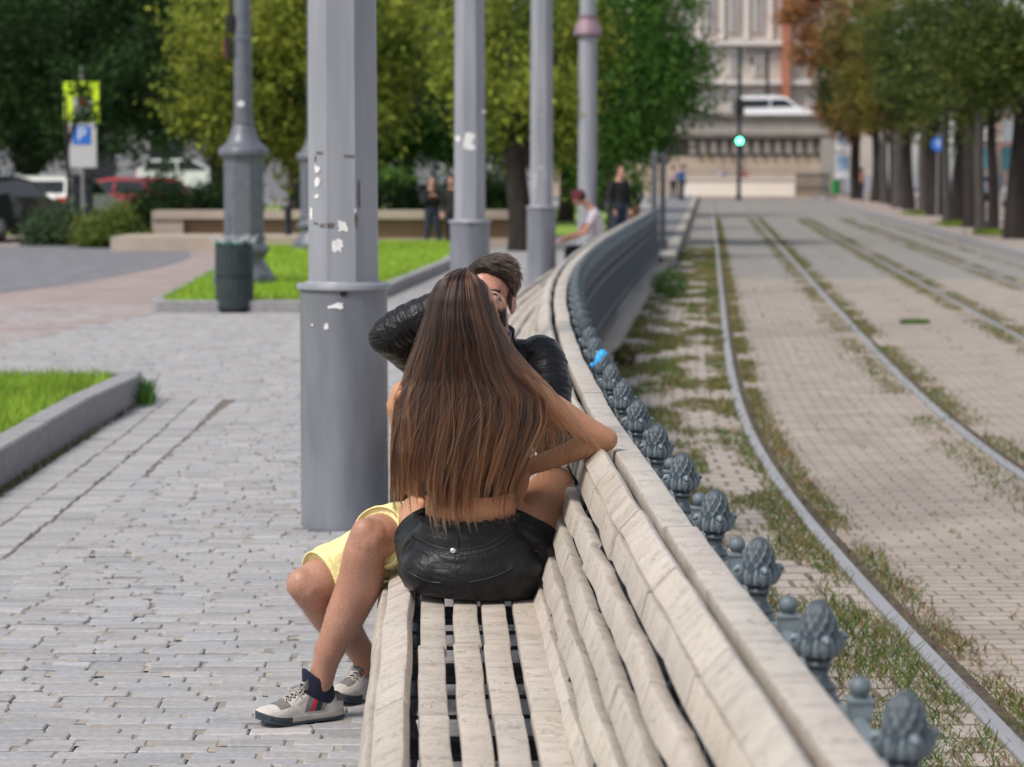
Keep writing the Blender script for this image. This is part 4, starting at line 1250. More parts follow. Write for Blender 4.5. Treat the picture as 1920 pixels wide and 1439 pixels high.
mb = MB(); mb.lathe([(.22, .25), (.25, .95), (.28, .97), (.28, 1.02)], n=16); mb.build('bucket', mat('green_bin', (.02, .22, .05), None, 5, .5), b, True, 40)
mb = MB(); mb.lathe([(.04, 0), (.04, .3)], n=8); mb.build('stand', M['iron'], b)
s = empty('round_sign', (WX(1755, 88), 88, -.06), 0, 'round blue mandatory road sign in front of the fourth avenue trunk', 'sign')
mb = MB(); mb.lathe([(.24, -.012), (.24, .012)], n=28); o = mb.build('disc', M['blue'], s); o.location = (0, -.06, WZ(271, 88) + .06); o.rotation_euler = (math.pi / 2, 0, 0)
mb = MB(); mb.lathe([(.03, 0), (.03, 2.9)], n=8); mb.build('post', M['fence'], s)
mb = MB(); mb.box((0, -.078, WZ(271, 88) + .06), (.05, .008, .2)); mb.add([(-.1, -.082, WZ(271, 88) + .1), (.1, -.082, WZ(271, 88) + .1), (0, -.082, WZ(271, 88) + .23)], [(0, 1, 2)]); mb.build('white_arrow', M['white'], s)

# street fronts behind the avenue
def street_house(label, y0, y1, x, h, m, seed, floors=3):
    rnd = random.Random(seed)
    e = empty('street_house', (x, (y0 + y1) / 2, -.1), 0, label, 'building', 'houses across the street beyond the avenue')
    ln = y1 - y0
    mb = MB(); mb.box((5, 0, h / 2), (10, ln - .1, h)); mb.build('wall', m, e)
    mb = MB(); mb.box((-.15, 0, h + .2), (.7, ln, .4)); mb.box((-.08, 0, 3.7), (.25, ln - .12, .25)); mb.build('cornice', M['facadepale'], e)
    n = int(ln / 3.2)
    for k in range(n):
        yy = -ln / 2 + (k + .5) * ln / n
        mb = MB(); mb.box((-.02, yy, 1.6), (.1, 2.2, 2.9)); f = mb.build('shop_window', M['carglass'], e)
        mb = MB(); mb.box((-.5, yy, 3.15), (.9, 2.3, .12)); mb.build('awning', mat('awning', rnd.choice([(.5, .2, .15), (.6, .55, .5), (.15, .3, .33), (.55, .4, .25)]), None, 4, .8), f)
        for q in range(1, floors):
            mb = MB(); mb.box((-.03, yy, 3.4 * q + 2.4), (.12, 1.5, 2.2)); f = mb.build('window', M['facadepale'], e)
            mb = MB(); mb.box((-.06, yy, 3.4 * q + 2.4), (.09, 1.2, 1.9)); mb.build('pane', M['carglass'], f)
    return e
hx = 34
M['housewarm'] = mat('ochre_render', (.34, .26, .19), (.30, .23, .165), .8, .9)
M['housegrey'] = mat('grey_render', (.20, .20, .215), (.25, .25, .26), .8, .9)
M['housepink'] = mat('rose_render', (.33, .24, .21), (.30, .215, .19), .8, .9)
street_house('ochre house front seen between the nearest avenue trunks', 105, 128, 29, 11, M['housewarm'], 1)
street_house('grey house front seen behind the middle avenue trunks', 128.2, 150, 31, 11.5, M['housegrey'], 2)
street_house('rose coloured house front behind the far avenue trunks', 150.2, 182, 33, 11, M['housepink'], 3)
car('silver car parked across the street behind the nearest avenue trunk', (22.5, 112, -.1), R(88), (.5, .51, .53), grp='cars across the street')
car('blue grey car parked across the street behind the middle avenue trunks', (23.5, 132, -.1), R(88), (.16, .22, .30), grp='cars across the street')
# white city light boxes on the street side
for px, d, lab in ((1840, 84, 'white light box beside the second avenue tree'), (1888, 75, 'white and teal light box just left of the nearest avenue trunk')):
    e = empty('light_box', (WX(px, d), d, -.1), 0, lab, 'light box', 'light boxes beyond the avenue')
    mb = MB(); mb.box((0, 0, WZ(240, d)), (.36, .2, .62)); mb.build('upper_panel', M['white'], e)
    mb = MB(); mb.box((0, 0, WZ(290, d)), (.36, .2, .7)); mb.build('lower_panel', mat('teal_panel', (.06, .20, .24), (.1, .28, .32), 3, .5), e)
    mb = MB(); mb.lathe([(.05, 0), (.05, 1.9)], n=8); mb.build('post', M['fence'], e)

# ================================================================== LEFT BACKGROUND: seat wall, cars, sign, house
M['tan'] = mat('tan_concrete', (.40, .335, .275), (.34, .28, .23), 2.5, .9, .3, 30)
M['brownshade'] = mat('brown_shaded_front', (.20, .125, .075), (.26, .165, .10), 4, .7, .3, 20, sc=(.2, 1, 6))  # brown front, the shade under the slab is put into this colour
sw = empty('seat_wall', (0, 0, 0), 0, 'long tan concrete seat wall with shade-darkened brown boarding below its slab', 'wall')
mb = MB(); bxpx(mb, 286, 960, 396, 411, 54, 1.2); mb.build('slab', M['tan'], sw)
mb = MB(); bxpx(mb, 345, 955, 411.3, 447, 54.25, .8); mb.build('frontage', M['brownshade'], sw)
mb = MB(); bxpx(mb, 286, 344.5, 411.2, 463, 54.05, 1.1); mb.build('end_block', M['tan'], sw)
mb = MB(); bxpx(mb, 345, 958, 447.3, 466, 54.1, 1.0); mb.build('plinth', M['tan'], sw)
mb = MB(); bxpx(mb, 208, 600, 445, 474, 50.6, 2.6); tag(mb.build('stone_step', M['tan']), 'low tan stone step in front of the seat wall', 'step')
bo = empty('bollard', (WX(541, 52), 52, .0), 0, 'short dark bollard on the lawn before the seat wall', 'bollard')
mb = MB(); mb.lathe([(.1, 0), (.1, .05), (.075, .08), (.07, .78), (.085, .8), (.085, .84), (.05, .9)], n=16); mb.build('shaft', M['iron'], bo, True, 40)
car('black car at the left edge, half out of the picture', (WX(-25, 57), 58, 0), R(72), (.02, .022, .026), grp='cars in the parking bay')
car('silver hatchback parked behind the round shrub', (WX(100, 62.5), 64, 0), R(80), (.78, .78, .74), grp='cars in the parking bay')
car('bright red car behind the long dark hedge', (WX(232, 72), 72.5, .0), R(140), (.62, .012, .025), grp='cars in the parking bay').scale = (.95, .95, .95)
car('white car parked further back under the dark trees', (WX(355, 105), 105, .55), R(5), (.72, .73, .75), grp='cars in the parking bay')
car('pale blue car parked under the trees at the far left', (WX(100, 76), 77, .05), R(20), (.45, .5, .55), grp='cars in the parking bay')
yt = empty('young_tree', (WX(128, 55), 55, 0), 0, 'thin leafy branches of a young tree in front of the parking sign', 'tree')
yp = np.concatenate([rng.normal(0, 1, (nn, 3)) * np.array([sx_, .2, sz_]) + np.array([WX(cx_, 55), 55, WZ(cy_, 55)]) for nn, cx_, cy_, sx_, sz_ in ((170, 158, 170, .14, .09), (240, 172, 205, .12, .16), (90, 150, 225, .10, .08), (120, 120, 130, .22, .25), (60, 158, 140, .12, .1))])
yv, yc = leafq(yp, .12, [DG, MG, DG2], .5); quads('crown', yv - np.array([WX(128, 55), 55, 0]), yc, M['leaf'], yt)
mb = MB(); mb.tube([(0, 0, -.1), (.03, 0, 1.5), (0, 0, 3.2)], [.05, .04, .025], 8, sub=2)
for cx_, cy_ in ((160, 172), (168, 200), (150, 225), (120, 130), (158, 140)): mb.tube([(.01, 0, 2.0), ((WX(cx_, 55) - WX(128, 55)) * .6, 0, 2.7), (WX(cx_, 55) - WX(128, 55), 0, WZ(cy_, 55))], [.022, .014, .006], 6, sub=2)
mb.build('trunk', M['bark'], yt, True)
ps = empty('parking_sign', (WX(158, 57), 57, 0), 0, 'parking sign with a blue panel and a yellow green board above it', 'sign')
mb = MB(); mb.lathe([(.04, 0), (.04, 3.9)], n=10); mb.build('post', M['fence'], ps, True, 40)
mb = MB(); mb.box((.02, -.06, WZ(272, 57)), (.6, .03, 1.0)); mb.build('plate', mat('plate_grey', (.45, .45, .46), (.5, .5, .5), 5, .5), ps)
mb = MB(); mb.box((0, -.082, WZ(254, 57)), (.40, .012, .40)); mb.build('blue_panel', M['blue'], ps)
def text(s, size, loc, rot, m, parent, name='lettering', ext=.002):
    cu = bpy.data.curves.new(name, 'FONT'); cu.body = s; cu.size = size; cu.align_x = 'CENTER'; cu.align_y = 'CENTER'; cu.extrude = ext
    o = bpy.data.objects.new(name, cu); cu.materials.append(m); link(o, parent); o.location = loc; o.rotation_euler = rot
    dg = bpy.context.evaluated_depsgraph_get(); me = bpy.data.meshes.new_from_object(o.evaluated_get(dg))
    o2 = bpy.data.objects.new(name, me); link(o2, parent); o2.location = loc; o2.rotation_euler = rot
    if not me.materials: me.materials.append(m)
    bpy.data.objects.remove(o); o2.name = name
    return o2
text('P', .4, (0, -.092, WZ(254, 57)), (math.pi / 2, 0, 0), M['white'], ps)
M['hivis'] = mat('fluorescent_yellow_green', (.55, .75, .02), (.6, .8, .03), 4, .5)
mb = MB(); zc = WZ(192, 57); mb.box((0, -.06, zc), (.78, .03, .9)); mb.build('fluorescent_board', M['hivis'], ps)
mb = MB(); mb.box((.03, -.08, zc - .12), (.42, .012, .5)); mb.build('sign_face', mat('grey_sign_face', (.3, .3, .3), (.36, .36, .36), 5, .6), ps); mb = MB(); mb.lathe([(.13, -.004), (.13, .004)], n=3, rot=R(90)); o = mb.build('red_symbol', M['redlamp'], ps); o.location = (.02, -.092, zc + .02); o.rotation_euler = (math.pi / 2, 0, 0)
mb = MB(); mb.box((.02, -.055, WZ(300, 57)), (.5, .03, .22)); mb.build('lower_plate', M['white'], ps)
db = empty('ticket_machine', (WX(158, 58), 58, 0), 0, 'dark parking ticket machine below the parking sign', 'machine')
mb = MB(); mb.box((0, 0, .75), (.4, .34, 1.3)); mb.box((0, 0, .05), (.5, .44, .1)); mb.build('cabinet', M['iron'], db); mb = MB(); mb.box((0, -.02, 1.46), (.5, .42, .1)); mb.build('hood', M['dark'], db)
mb = MB(); mb.box((0, -.175, 1.12), (.22, .015, .2)); mb.build('screen', M['carglass'], db)
ho = empty('pale_house', (-24, 128, 0), 0, 'pale house glimpsed through gaps under the left trees', 'building')
mb = MB(); mb.box((0, 5, 6.5), (40, 10, 13)); mb.build('wall', M['housegrey'], ho)
for k in range(11):
    for q in range(3):
        mb = MB(); mb.box((-17 + k * 3.4, -.03, 1.9 + q * 3.8), (1.6, .1, 2.4)); mb.build('window', M['carglass'], ho)
mb = MB(); mb.box((0, -.2, 13.2), (41, .9, .5)); mb.build('cornice', M['sandst'], ho)

# ================================================================== PEOPLE
def skin_mat(name, c1, c2, red=(.5, .18, .13), fuzz=0.0):
    m, t, b = _nodes(name)
    v = coords(t)
    f = noise_(t, v, 9, 4)
    c = ramp(t, f, [(.3, c1), (.7, c2)])
    f2 = noise_(t, v, 160, 3)
    c = mix(t, 1.0, c, ramp(t, f2, [(.3, (.86,) * 3), (.7, (1.06,) * 3)]), 'MULTIPLY')
    if fuzz:
        f3 = noise_(t, coords(t, (1, 1, .35)), 420, 2)
        c = mix(t, math_(t, 'MULTIPLY', ramp(t, f3, [(.56, (0, 0, 0)), (.66, (1, 1, 1))]), fuzz), c, (.10, .05, .03))
    L(t, c, b.inputs['Base Color'])
    b.inputs['Roughness'].default_value = .48; b.inputs['Specular IOR Level'].default_value = .4
    b.inputs['Subsurface Weight'].default_value = .12; b.inputs['Subsurface Radius'].default_value = (.012, .005, .003)
    b.inputs['Subsurface Scale'].default_value = .4
    bump_(t, b, f2, .12, .002)
    return m
M['tanskin'] = skin_mat('tanned_skin', (.49, .245, .14), (.42, .20, .11))
M['fairskin'] = skin_mat('fair_skin', (.52, .27, .20), (.45, .22, .155))
M['legskin'] = skin_mat('hairy_leg_skin', (.44, .235, .165), (.37, .185, .125), fuzz=.35)
def leather(name, c, rough=.38, wr=.35):
    m, t, b = _nodes(name)
    v = coords(t)
    f = noise_(t, v, 26, 5, .6, .6)
    L(t, ramp(t, f, [(.3, c), (.7, tuple(x * 1.5 for x in c))]), b.inputs['Base Color'])
    b.inputs['Roughness'].default_value = rough; b.inputs['Specular IOR Level'].default_value = .24
    h = math_(t, 'ADD', math_(t, 'MULTIPLY', f, .8), math_(t, 'MULTIPLY', noise_(t, v, 300, 3), .25))
    cr_ = noise_(t, coords(t, (1, 1, 1.6)), 11, 3, .5, 2.2)
    h = math_(t, 'ADD', h, math_(t, 'MULTIPLY', cr_, 2.6))
    bump_(t, b, h, wr, .012)
    return m
M['leather'] = leather('black_leather', (.008, .008, .01), .33)
M['shortsleather'] = leather('black_shorts_leather', (.007, .007, .008), .40, .22)
M['blackcloth'] = mat('black_cloth', (.012, .012, .013), (.02, .02, .022), 60, .85, .3, 300)
M['yellow'] = mat('pale_yellow_cotton', (.80, .72, .37), (.74, .65, .30), 10, .85, .8, 14, bd=.02)
M['purple'] = mat('lilac_shirt', (.50, .42, .68), (.60, .54, .74), 90, .8)
M['plaid'] = mat('plum_lining', (.12, .05, .11), (.22, .12, .2), 220, .8)

def hairs(name, strands, radius, m, parent, tip=.35):
    """strands: list of point lists (same length) -> a hair curves object"""
    n = len(strands); k = len(strands[0])
    hc = bpy.data.hair_curves.new(name)
    hc.add_curves([k] * n)
    arr = np.array(strands, dtype=np.float32).reshape(-1)
    hc.attributes['position'].data.foreach_set('vector', arr)
    ra = hc.attributes.get('radius') or hc.attributes.new('radius', 'FLOAT', 'POINT')
    tt = np.linspace(0, 1, k); prof = np.where(tt < .75, 1.0, 1 - (tt - .75) / .25 * (1 - tip))
    rr = np.asarray(radius) if np.ndim(radius) else np.full(n, radius)
    ra.data.foreach_set('value', (rr[:, None] * prof[None, :]).astype(np.float32).ravel())
    hc.materials.append(m)
    return link(bpy.data.objects.new(name, hc), parent)
def hair_mat(name, root, mid, tipc, rough=.42, var=.35):
    m, t, b = _nodes(name)
    h = N(t, 'ShaderNodeHairInfo')
    c = ramp(t, h.outputs['Intercept'], [(0, root), (.45, mid), (1, tipc)])
    v = N(t, 'ShaderNodeMapRange'); v.inputs['To Min'].default_value = 1 - var; v.inputs['To Max'].default_value = 1 + var
    L(t, h.outputs['Random'], v.inputs['Value'])
    c = mix(t, 1.0, c, (1, 1, 1), 'MULTIPLY')
    cm = N(t, 'ShaderNodeVectorMath', operation='SCALE'); L(t, c, cm.inputs[0]); L(t, v.outputs[0], cm.inputs['Scale'])
    hb = N(t, 'ShaderNodeBsdfHairPrincipled')
    hb.parametrization = 'COLOR'
    L(t, cm.outputs[0], hb.inputs['Color']); hb.inputs['Roughness'].default_value = rough
    hb.inputs['Radial Roughness'].default_value = .5
    L(t, hb.outputs[0], t.nodes['Material Output'].inputs['Surface'])
    return m

def hand(mb, wrist, fwd, back, side, curl=.6, size=1.0, spread=.08, thumb=.5):
    """wrist: joint, fwd: towards the knuckles, back: out of the back of the hand, side: +1/-1 where the thumb lies"""
    f = Vector(fwd).normalized(); b = Vector(back); b = (b - f * b.dot(f)).normalized(); s = f.cross(b) * side
    w_ = Vector(wrist); S = size
    mb.tube([w_, w_ + f * .03 * S, w_ + f * .06 * S, w_ + f * .088 * S], [(.016 * S, .024 * S), (.016 * S, .034 * S), (.015 * S, .04 * S), (.012 * S, .038 * S)], 14, xref=b, cap='round')
    for i, ln in enumerate((.072, .08, .075, .06)):
        base = w_ + f * (.086 - .004 * abs(i - 1)) * S + s * ((.029 - .0195 * i) * S)
        d = (f + s * (spread * (1.5 - i))).normalized(); pts = [base]; a = 0; r = [.0088 * S]
        for k, fr_ in enumerate((.45, .31, .24)):
            a += curl * (.75, 1.0, .7)[k] * (1 + .08 * (i - 1.5))
            dd = d * math.cos(a) - b * math.sin(a)
            pts.append(pts[-1] + dd * ln * fr_ * S); r.append((.0085, .0078, .0062)[k] * S)
        mb.tube(pts, r, 10, cap='round', sub=3)
    base = w_ + f * .025 * S + s * .024 * S - b * .006 * S
    d1 = (f * .65 + s * .7 - b * .35).normalized(); d2 = (f * (.9 - thumb * .3) + s * (.25 - thumb * .5) - b * (.2 + thumb * .5)).normalized()
    mb.tube([base, base + d1 * .038 * S, base + d1 * .038 * S + d2 * .032 * S, base + d1 * .038 * S + (d2 * 1.0 - b * .15) * .056 * S], [.0125 * S, .0105 * S, .0095 * S, .007 * S], 10, cap='round', sub=3)

def head_shape(mb, c, Rm, s=1.0):
    c = Vector(c)
    def E(p, r): mb.ball(c + Rm @ (Vector(p) * s), tuple(x * s for x in r), Rm, 24, 16)
    E((0, .012, .035), (.074, .094, .084)); E((0, -.03, -.04), (.063, .066, .085)); E((0, -.048, -.1), (.04, .042, .034))
    E((.036, -.03, -.075), (.03, .045, .04)); E((-.036, -.03, -.075), (.03, .045, .04))
    E((0, -.068, .03), (.052, .03, .025))
    T = lambda p: c + Rm @ (Vector(p) * s)
    mb.tube([T((0, -.09, .015)), T((0, -.104, -.015)), T((0, -.112, -.036))], [.009 * s, .0115 * s, .015 * s], 10, cap='round', sub=2)
    E((0, -.088, -.07), (.025, .012, .007)); E((0, -.086, -.082), (.022, .012, .008))
    for q in (-1, 1):
        E((q * .04, -.07, -.03), (.022, .02, .018))
        Re = Rm @ Matrix.Rotation(q * -.35, 3, 'Z')
        mb.ball(T((q * .078, .008, -.012)), (.009 * s, .019 * s, .032 * s), Re, 14, 10)
        mb.ball(T((q * .083, .016, -.008)), (.006 * s, .011 * s, .024 * s), Re, 12, 8)

def on_surface(bv, px, py, offn=.002):
    o = Vector((0, 0, EYE)); d = ray(px, py).normalized()
    loc, nor, idx, dist = bv.ray_cast(o, d)
    return (loc + nor * offn if loc else None)
def bvh(o):
    me = o.data
    return BVHTree.FromPolygons([v.co.copy() for v in me.vertices], [tuple(p.vertices) for p in me.polygons])
def seam(bv, pts, r, name, m, parent, offn=.001, n=24):
    """a thin raised line lying on a surface through the given picture points"""
    P2, _ = catmull([Vector((x, y, 0)) for x, y in pts], [(1, 1)] * len(pts), max(2, n // (len(pts) - 1)))
    q = [on_surface(bv, p.x, p.y, offn) for p in P2]; q = [x for x in q if x]
    if len(q) < 2: return None
    mb = MB(); mb.tube(q, r, 6); return mb.build(name, m, parent, True)

# ------------------------------------------------------------------ the woman
girl = empty('person', (-.11, 7.1, .45), 0, 'woman with very long brown hair seated with her back to us in black leather shorts', 'person')
GI = Vector((-.11, 7.1, .45))
def gfix(o):      # keep world coordinates of a mesh built in place
    o.location = -GI; return o
mb = MB()
X1 = (1, 0, 0)
mb.tube([(-.112, 7.10, .565), (-.112, 7.10, .60), (-.115, 7.085, .68), (-.118, 7.07, .78), (-.122, 7.06, .88), (-.125, 7.06, .97), (-.125, 7.05, 1.03), (-.122, 7.045, 1.08)],
        [(.155, .085), (.155, .115), (.127, .095), (.124, .088), (.138, .095), (.152, .09), (.14, .075), (.07, .055)], 28, xref=X1, cap='round', sub=3)
mb.tube([(-.12, 7.04, 1.05), (-.117, 7.03, 1.12), (-.115, 7.02, 1.2)], [.055, .048, .05], 16, cap='round', sub=2)
head_shape(mb, (-.115, 7.02, 1.245), Matrix.Rotation(math.pi, 3, 'Z'), .92)
# right arm resting on the top rail
SR, ER, WR = Vector((.035, 7.03, 1.03)), Vector((.264, 7.12, .893)), Vector((.036, 7.215, .80))
mb.tube([(-.06, 7.04, 1.045), SR, SR.lerp(ER, .35) + Vector((0, 0, .006)), SR.lerp(ER, .75), ER], [.048, .047, .038, .034, .033], 18, cap='round', sub=3)
mb.tube([ER, ER.lerp(WR, .25) + Vector((0, 0, .002)), ER.lerp(WR, .6), WR], [.033, .034, .029, (.024, .022)], 18, cap='round', sub=3)
hand(mb, WR, (-.035, -.02, -.085), (-.55, -.75, .15), 1, .22, .92, .04, .4)
# left arm, mostly behind the hair
SL, EL, WL = Vector((-.292, 7.03, 1.02)), Vector((-.30, 7.12, .78)), Vector((-.25, 7.34, .72))
mb.tube([(-.19, 7.04, 1.04), SL, SL.lerp(EL, .4), EL], [.05, .05, .041, .036], 18, cap='round', sub=3)
mb.tube([EL, EL.lerp(WL, .35), WL], [.036, .035, .024], 18, cap='round', sub=3)
hand(mb, WL, (.05, .08, -.03), (0, .2, 1), -1, .3, .92)
# legs drawn up and crossed on the seat
HR, KR, AR = Vector((0, 7.1, .56)), Vector((.123, 7.42, .728)), Vector((-.06, 7.46, .50))
HL, KL, AL = Vector((-.205, 7.1, .56)), Vector((-.275, 7.47, .635)), Vector((-.1, 7.36, .49))
for H_, K_, A_ in ((HR, KR, AR), (HL, KL, AL)):
    mb.tube([H_, H_.lerp(K_, .35), H_.lerp(K_, .75), K_], [.09, .09, .072, .059], 22, cap='round', sub=3)
    mb.tube([K_, K_.lerp(A_, .3), K_.lerp(A_, .75), A_], [.056, .056, .042, .034], 20, cap='round', sub=3)
    d = Vector((-.12, .14, -.02)) if A_ is AR else Vector((.1, .15, -.02))
    mb.tube([A_ - d * .25, A_ + d * .3, A_ + d * .9], [(.032, .03), (.036, .028), (.03, .014)], 14, cap='round', sub=2)
gbody = gfix(fuse(mb, 'body', M['tanskin'], girl, .0045, 10, .5))

# crop top and straps
mb = MB()
mb.tube([(-.118, 7.072, .755), (-.120, 7.065, .82), (-.122, 7.06, .88), (-.124, 7.06, .93), (-.125, 7.058, .955)], [(.131, .096), (.139, .1), (.147, .104), (.156, .1), (.158, .097)], 48, xref=X1, cap=False, sub=3)
for sx in (-1, 1):
    x = -.123 + sx * .122
    mb.tube([(x - sx * .03, 6.972, .94), (x, 6.99, 1.0), (x + sx * .012, 7.02, 1.07), (x + sx * .012, 7.06, 1.092), (x, 7.12, 1.04), (x, 7.155, .96)], [(.007, .003)] * 6, 8, sub=4)
gfix(mb.build('crop_top', M['blackcloth'], girl, True))

# leather shorts
mb = MB()
mb.tube([(-.116, 7.10, .458), (-.115, 7.10, .475), (-.113, 7.10, .52), (-.113, 7.098, .56), (-.114, 7.092, .60), (-.117, 7.086, .635), (-.117, 7.083, .66), (-.117, 7.083, .668)],
        [(.150, .115), (.188, .143), (.210, .157), (.204, .155), (.183, .142), (.156, .120), (.142, .107), (.139, .105)], 40, xref=X1, cap=True, sub=3)
for H_, K_ in ((HR, KR), (HL, KL)):
    mb.tube([H_, H_.lerp(K_, .06), H_.lerp(K_, .13)], [.108, .108, .104], 28, cap=True, sub=3)
for s in (-1, 1):      # two soft cheeks
    mb.ball((-.113 + s * .098, 7.06, .535), (.100, .098, .078), None, 24, 16)
shorts = gfix(fuse(mb, 'shorts', M['shortsleather'], girl, .005, 9, .5))
sb = bvh(shorts)
SE = leather('seam_leather', (.02, .02, .023), .3, .1)
def flare(H_, K_, r0, r1, t0, t1, nm, squash):
    mb = MB(); ax = (K_ - H_).normalized(); a = ax.cross(Vector((0, 0, 1))).normalized(); b = a.cross(ax)
    rows = []
    for k, (t, r) in enumerate(((t0, r0), ((t0 + t1) / 2, (r0 + r1) / 2 - .003), (t1 - .01, r1), (t1, r1 + .002), (t1 - .002, r1 - .004), (t1 - .04, r1 - .009), (t0 + .05, r0 - .012))):
        c = H_.lerp(K_, t); row = []
        for j in range(56):
            th_ = 2 * math.pi * j / 56
            rr = r * (1 + squash * .055 * math.sin(3 * th_ + 1.2) * min(1, k / 3) + .025 * math.sin(5 * th_) * min(1, k / 3))
            row.append(c + a * (rr * math.cos(th_)) + b * (rr * math.sin(th_)))
        rows.append(row)
    mb.ring(rows, True, False, False)
    return gfix(mb.build(nm, M['shortsleather'], shorts, True))
for o in (flare(HR, KR, .103, .111, .07, .215, 'leg_hem', 1.3), flare(HL, KL, .106, .114, .10, .27, 'leg_hem', 1)): o.location = (0, 0, 0)
# waistband piping, belt loop, stud, seams and pockets, all lying on the shorts
def gs(pts, r, nm, m, offn=.001):
    o = seam(sb, pts, r, nm, m, shorts, offn)
    return o
for pts in ([(786, 978), (830, 1004), (878, 1013), (925, 1000), (962, 972)], [(772, 1002), (820, 1026), (868, 1032), (920, 1018), (965, 985)], [(768, 1010), (818, 1036), (866, 1042), (922, 1028), (968, 995)]):
    gs(pts, (.0022, .0016), 'waist_seam', SE, .0012)
gs([(853, 1036), (855, 1080), (857, 1140)], .0013, 'back_seam', M['dark'], .0006)
gs([(905, 1022), (912, 1052), (917, 1078)], .0011, 'dart', M['dark'], .0006)
gs([(790, 1040), (786, 1070)], .0011, 'dart', M['dark'], .0006)
for pts in ([(757, 1064), (780, 1080), (805, 1090), (828, 1093)], [(880, 1092), (910, 1086), (940, 1076), (962, 1064)]):
    gs(pts, .0024, 'pocket_welt', SE, .0018); gs([(x, y + 3.2) for x, y in pts], .0016, 'pocket_slit', M['dark'], .0004)
def patch(bv, x0, y0, x1, y1, m, nm, parent, offn=.004, nx=4, ny=8):
    mb = MB(); rows = []
    for j in range(ny + 1):
        rows.append([on_surface(bv, x0 + (x1 - x0) * i / nx, y0 + (y1 - y0) * j / ny, offn) for i in range(nx + 1)])
    if any(p is None for r_ in rows for p in r_): return None
    back = [[p + Vector((0, .006, 0)) for p in r_] for r_ in rows]
    for j in range(ny): 
        for i in range(nx):
            pass
    n = nx + 1
    V = [p for r_ in rows for p in r_] + [p for r_ in back for p in r_]
    Fc = [(j * n + i, j * n + i + 1, (j + 1) * n + i + 1, (j + 1) * n + i) for j in range(ny) for i in range(nx)]
    k = len(V) // 2
    edge = [i for i in range(n)] + [j * n + nx for j in range(1, ny + 1)] + [ny * n + i for i in range(nx - 1, -1, -1)] + [j * n for j in range(ny - 1, 0, -1)]
    for q in range(len(edge)):
        a, b = edge[q], edge[(q + 1) % len(edge)]; Fc.append((a, b, b + k, a + k))
    mb.add(V, Fc); return mb.build(nm, m, parent, True, 40)
loop = patch(sb, 840, 994, 860, 1038, M['shortsleather'], 'belt_loop', shorts)
q = on_surface(sb, 850.5, 1034, .006)
mb = MB(); mb.lathe([(.0001, .004), (.006, .0035), (.0085, .001), (.009, -.002)], n=20)
st_ = mb.build('stud', mat('brushed_nickel', (.75, .73, .70), None, 40, .25, metal=.9), shorts, True); st_.location = q; st_.rotation_euler = (math.pi / 2, 0, 0)
# ruffle along the waist
mb = MB(); rows = [[], [], []]
for j in range(181):
    a = 2 * math.pi * j / 180
    wob = math.sin(a * 34) * .5 + .3 * math.sin(a * 21 + 1)
    dip = -.012 * math.exp(-((a - math.pi * 1.5) / .55) ** 2)
    for k, (dr, dz) in enumerate(((-.002, -.006), (.002 + .004 * wob, .010), (.004 + .008 * wob, .023 + .004 * math.sin(a * 29)))):
        rows[k].append((-.117 + (.138 + dr) * math.cos(a), 7.083 + (.104 + dr) * math.sin(a), (.668 + dip + dz)))
mb.ring(rows, False, False, False); gfix(mb.build('ruffle', M['blackcloth'], shorts, True)).location = (0, 0, 0)

# long hair: a scalp and back volume plus several thousand separate strands
LV = [  # picture y, left x, right x, distance of the middle, wrap forward at the sides
 (503, 862, 886, 7.00, .00), (512, 838, 892, 6.955, .02), (530, 821, 907, 6.925, .045), (560, 806, 919, 6.908, .07), (600, 797, 932, 6.902, .085), (640, 786, 952, 6.908, .085), (680, 773, 968, 6.918, .08),
 (715, 764, 990, 6.925, .075), (745, 753, 1012, 6.925, .07), (790, 748, 1012, 6.925, .06), (850, 744, 990, 6.93, .05), (910, 743, 968, 6.938, .05), (960, 748, 958, 6.945, .05), (1000, 752, 970, 6.93, .05)]
LVa = np.array(LV)
def hair_pt(y, a, depth=0.0):
    l, r, Y, wr = (np.interp(y, LVa[:, 0], LVa[:, k]) for k in (1, 2, 3, 4))
    px = (l + r) / 2 + a * (r - l) / 2
    return P(px, y, Y + wr * abs(a) ** 2.2 + depth)
mb = MB(); rows = []
for y in (504, 508, 515, 525, 540, 560, 590, 630, 670, 710, 750, 800, 850, 872):
    k = .975 if y < 700 else .95
    front = [hair_pt(y, a * k, .014) for a in np.linspace(-1, 1, 21)]
    bk = []
    for a in np.linspace(1, -1, 21)[1:-1]:
        p = hair_pt(y, a * k * .96, .014)
        dd = (.16 if y < 640 else .05) * (1 - a * a) ** .5 * (min(1, (y - 500) / 40) if y < 640 else 1)
        bk.append(p + Vector((0, .012 + dd, 0)))
    rows.append(front + bk)
mb.ring(rows)
M['hairbase'] = mat('hair_under', (.018, .008, .005), (.026, .012, .007), 30, .6, .5, 200, sc=(6, 6, .4))
ghair = gfix(mb.build('hair', M['hairbase'], girl, True))
M['girlhair'] = hair_mat('long_brown_hair', (.022, .0085, .0048), (.036, .0135, .0068), (.090, .0335, .0130), .34, .3)
S_, RA, TONE = [], [], []; LK = 0
def smooth(a): return a * a * (3 - 2 * a)
rnd = random.Random(5)
NPT = 30
